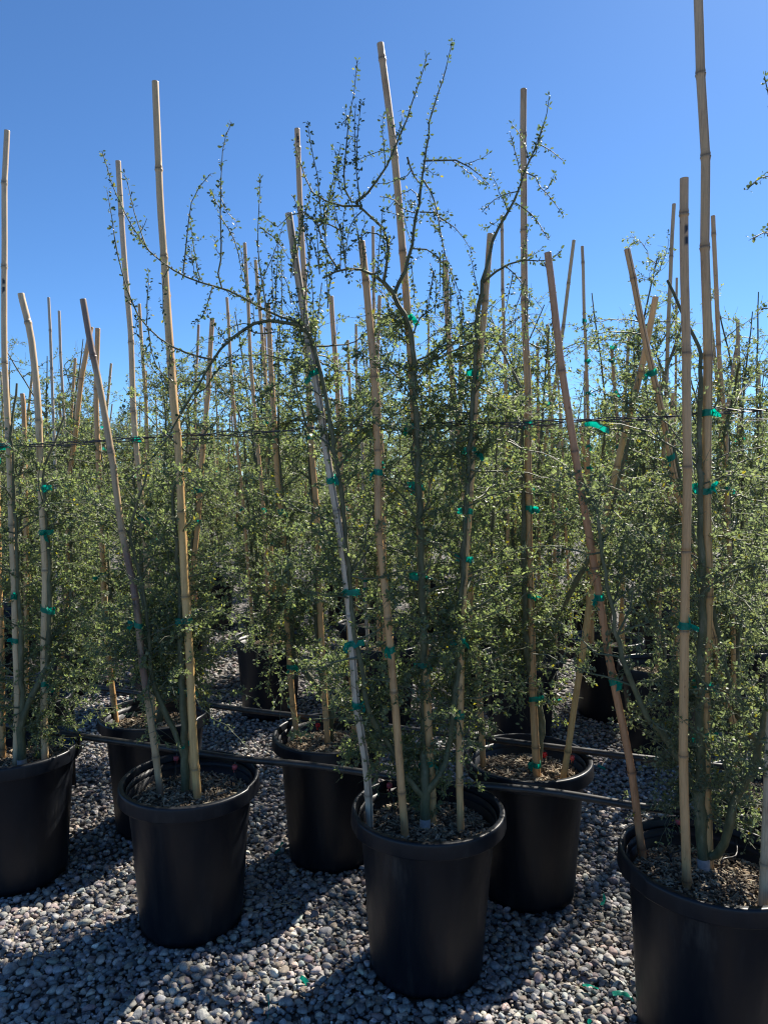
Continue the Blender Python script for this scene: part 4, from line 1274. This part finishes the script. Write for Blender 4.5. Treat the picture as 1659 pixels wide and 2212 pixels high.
PZ = 0.477
make_pipe('black irrigation pipe lying along the rims of the front row of pots',
          [(-260, 1552, PZ), (0, 1566, PZ), (170, 1590, PZ), (330, 1612, PZ), (500, 1637, PZ), (640, 1650, PZ), (780, 1668, PZ), (860, 1679, PZ), (960, 1692, PZ), (1080, 1700, PZ), (1210, 1714, PZ), (1380, 1742, PZ), (1520, 1758, PZ), (1659, 1775, PZ), (1900, 1812, PZ)], 0.0115,
          [(378, 'pink', in_pot('b', -0.08, 0.04)), (500, 'pink', in_pot('b', 0.12, 0.05)), (838, 'pink', in_pot('c', -0.10, 0.08)), (1455, 'pink', in_pot('d', -0.06, 0.08)), (1570, 'pink', in_pot('d', 0.06, 0.05))], 1)
make_pipe('black irrigation pipe behind the second row of pots, tied to a short post',
          [(-200, 1446, PZ), (75, 1470, PZ), (180, 1481, PZ), (330, 1503, PZ), (440, 1521, PZ), (560, 1537, PZ), (740, 1557, PZ), (880, 1575, PZ), (1020, 1592, PZ), (1180, 1612, PZ), (1340, 1632, PZ), (1480, 1648, PZ), (1659, 1668, PZ), (1900, 1700, PZ)], 0.0115,
          [(698, 'red', in_pot('h', 0.0, 0.06)), (1160, 'red', in_pot('i', 0.02, 0.06)), (1240, 'pink', in_pot('i', 0.10, 0.02)), (330, 'pink', in_pot('g', 0.05, 0.08))], 2)
g_ = on(152, 1478, PZ)
pv, pf = tubes(np.array([[[0, 0, 0], [0, 0, 0.2], [0, 0, PZ + 0.005 ]]]) * 1.0, np.full((1, 3), 0.009), 8, cap=True)
post = put('pipe_support', mesh_from('pipe_support', pv, pf, M['pipe']), None, (g_[0], g_[1] + 0.02, 0), label='short black post holding up the pipe near the left edge', category='post')
tv, tf = tubes(np.array([[[0.014 * math.cos(a), -0.02 + 0.0, PZ + 0.014 * math.sin(a)] for a in np.linspace(0, 6.28, 14)]]), np.full((1, 14), 0.0022), 5)
put('cable_tie', mesh_from('cable_tie', tv + np.array([0, 0.0, 0]), tf, M['pipe']), post)

# ------------------------------------------------------------------ trellis wires
def make_wire(label, px, strands, seed, rad=0.0017, gap=0.005):
    r = np.random.default_rng(seed)
    base = resample(np.array([at(x, y, Y) for x, y, Y in px]), 160)
    s = np.arange(160)
    Ps = []
    for k in range(strands):
        ph = k * 2 * np.pi / strands
        tw = s * 0.55 + ph + 0.7 * np.sin(s * 0.13)
        amp = gap * (0.8 + 0.5 * np.sin(s * 0.21 + k))
        Ps.append(base + np.stack([np.zeros(160), np.cos(tw) * amp, np.sin(tw) * amp], 1) + np.array([0, 0, 1]) * (0.003 * np.sin(s * 0.07 + k * 2))[:, None])
    P = np.array(Ps)
    V, F = tubes(P - base[0], np.full(P.shape[:2], rad), 5)
    return put('trellis_wire', mesh_from('trellis_wire', V, F, M['wire']), None, base[0], label=label, category='wire')

make_wire('twisted dark wire strung across the picture and tied to the front canes',
          [(-150, 965, 2.46), (10, 963, 2.44), (150, 957, 2.40), (300, 947, 2.36), (395, 940, 2.31), (560, 935, 2.24), (690, 925, 2.2), (800, 920, 2.17), (905, 918, 2.14), (1000, 915, 2.11), (1128, 914, 2.06), (1240, 909, 1.97), (1380, 905, 1.92), (1528, 892, 1.84), (1659, 885, 1.78), (1800, 878, 1.73)], 3, 1)
make_wire('thin second wire running just behind and below the twisted one',
          [(-150, 972, 3.0), (150, 962, 2.96), (395, 950, 2.88), (690, 936, 2.74), (1000, 924, 2.6), (1250, 922, 2.48), (1450, 915, 2.4), (1659, 905, 2.3), (1850, 900, 2.2)], 2, 2, rad=0.0011, gap=0.003)

# a torn flag of tape on the wire, and scraps of it on the gravel
def scrap(name, label, pos, length, width, seed, d=(1, 0, 0), droop=0.0, group=None):
    r = np.random.default_rng(seed)
    V, F = strip(np.zeros(3), d, np.array([0, 0.8, 0.6]), length, width, r, droop, 9)
    o = put(name, mesh_from(name, V, F, M['tape']), None, pos, label=label, category='tape')
    if group:
        o['group'] = group
    return o

scrap('tape_flag', 'torn strip of green tape caught on the wire, right of middle', at(1262, 918, 1.97), 0.085, 0.02, 3, (1, 0, 0.15))
SCR = [(648, 2110, 'green tape scrap on sunlit gravel left of the centre pot'), (1366, 2158, 'bright green tape scrap beside the foot of the nearest pot'),
       (1302, 1932, 'green tape scrap on gravel between the second-row right pot and the nearest pot'), (1258, 2128, 'green tape curl on gravel at the bottom, right of the centre pot'),
       (578, 2203, 'green tape scrap at the bottom edge left of the centre pot'), (613, 1820, 'small green tape scrap beside the pot behind the centre pot'),
       (1290, 1655, 'tiny green tape scrap beside the rim of the second-row right pot'), (1213, 1510, 'green tape scrap on far gravel between two back pots'),
       (1275, 2205, 'green tape bit at the very bottom edge, right of the centre pot')]
for i, (x, y, lab) in enumerate(SCR):
    p = on(x, y, 0.02)
    scrap('tape_scrap', lab, p, 0.05 + 0.015 * (i % 3), 0.014, 40 + i, (math.cos(i * 2.1), math.sin(i * 2.1), 0.25), 0.25, 'green tape scraps on the gravel')

# dry straws and twigs lying about
rs = np.random.default_rng(8)
ST = []
for i in range(46):
    y = rs.uniform(1.8, 3.3); x = rs.uniform(-0.5, 0.5) * y
    if any((x - a)**2 + (y - b_)**2 < 0.2**2 for a, b_ in NEAR.values()):
        continue
    a = rs.uniform(0, 6.28); ln = rs.uniform(0.025, 0.1)
    k = np.linspace(-0.5, 0.5, 6)[:, None]
    p = np.array([x, y, 0.017]) + k * ln * np.array([math.cos(a), math.sin(a), rs.normal(0, 0.12)]) + rs.normal(0, 0.0025, (6, 3))
    ST.append(p)
ST = np.array(ST)
v, f = tubes(ST, np.full(ST.shape[:2], 0.0012) * rs.uniform(0.6, 1.6, (len(ST), 1)), 4)
put('dry_straw', mesh_from('dry_straw', v, f, M['straw'], np.full((len(v), 3), (0.3, 0.22, 0.13))), ground, kind='stuff')
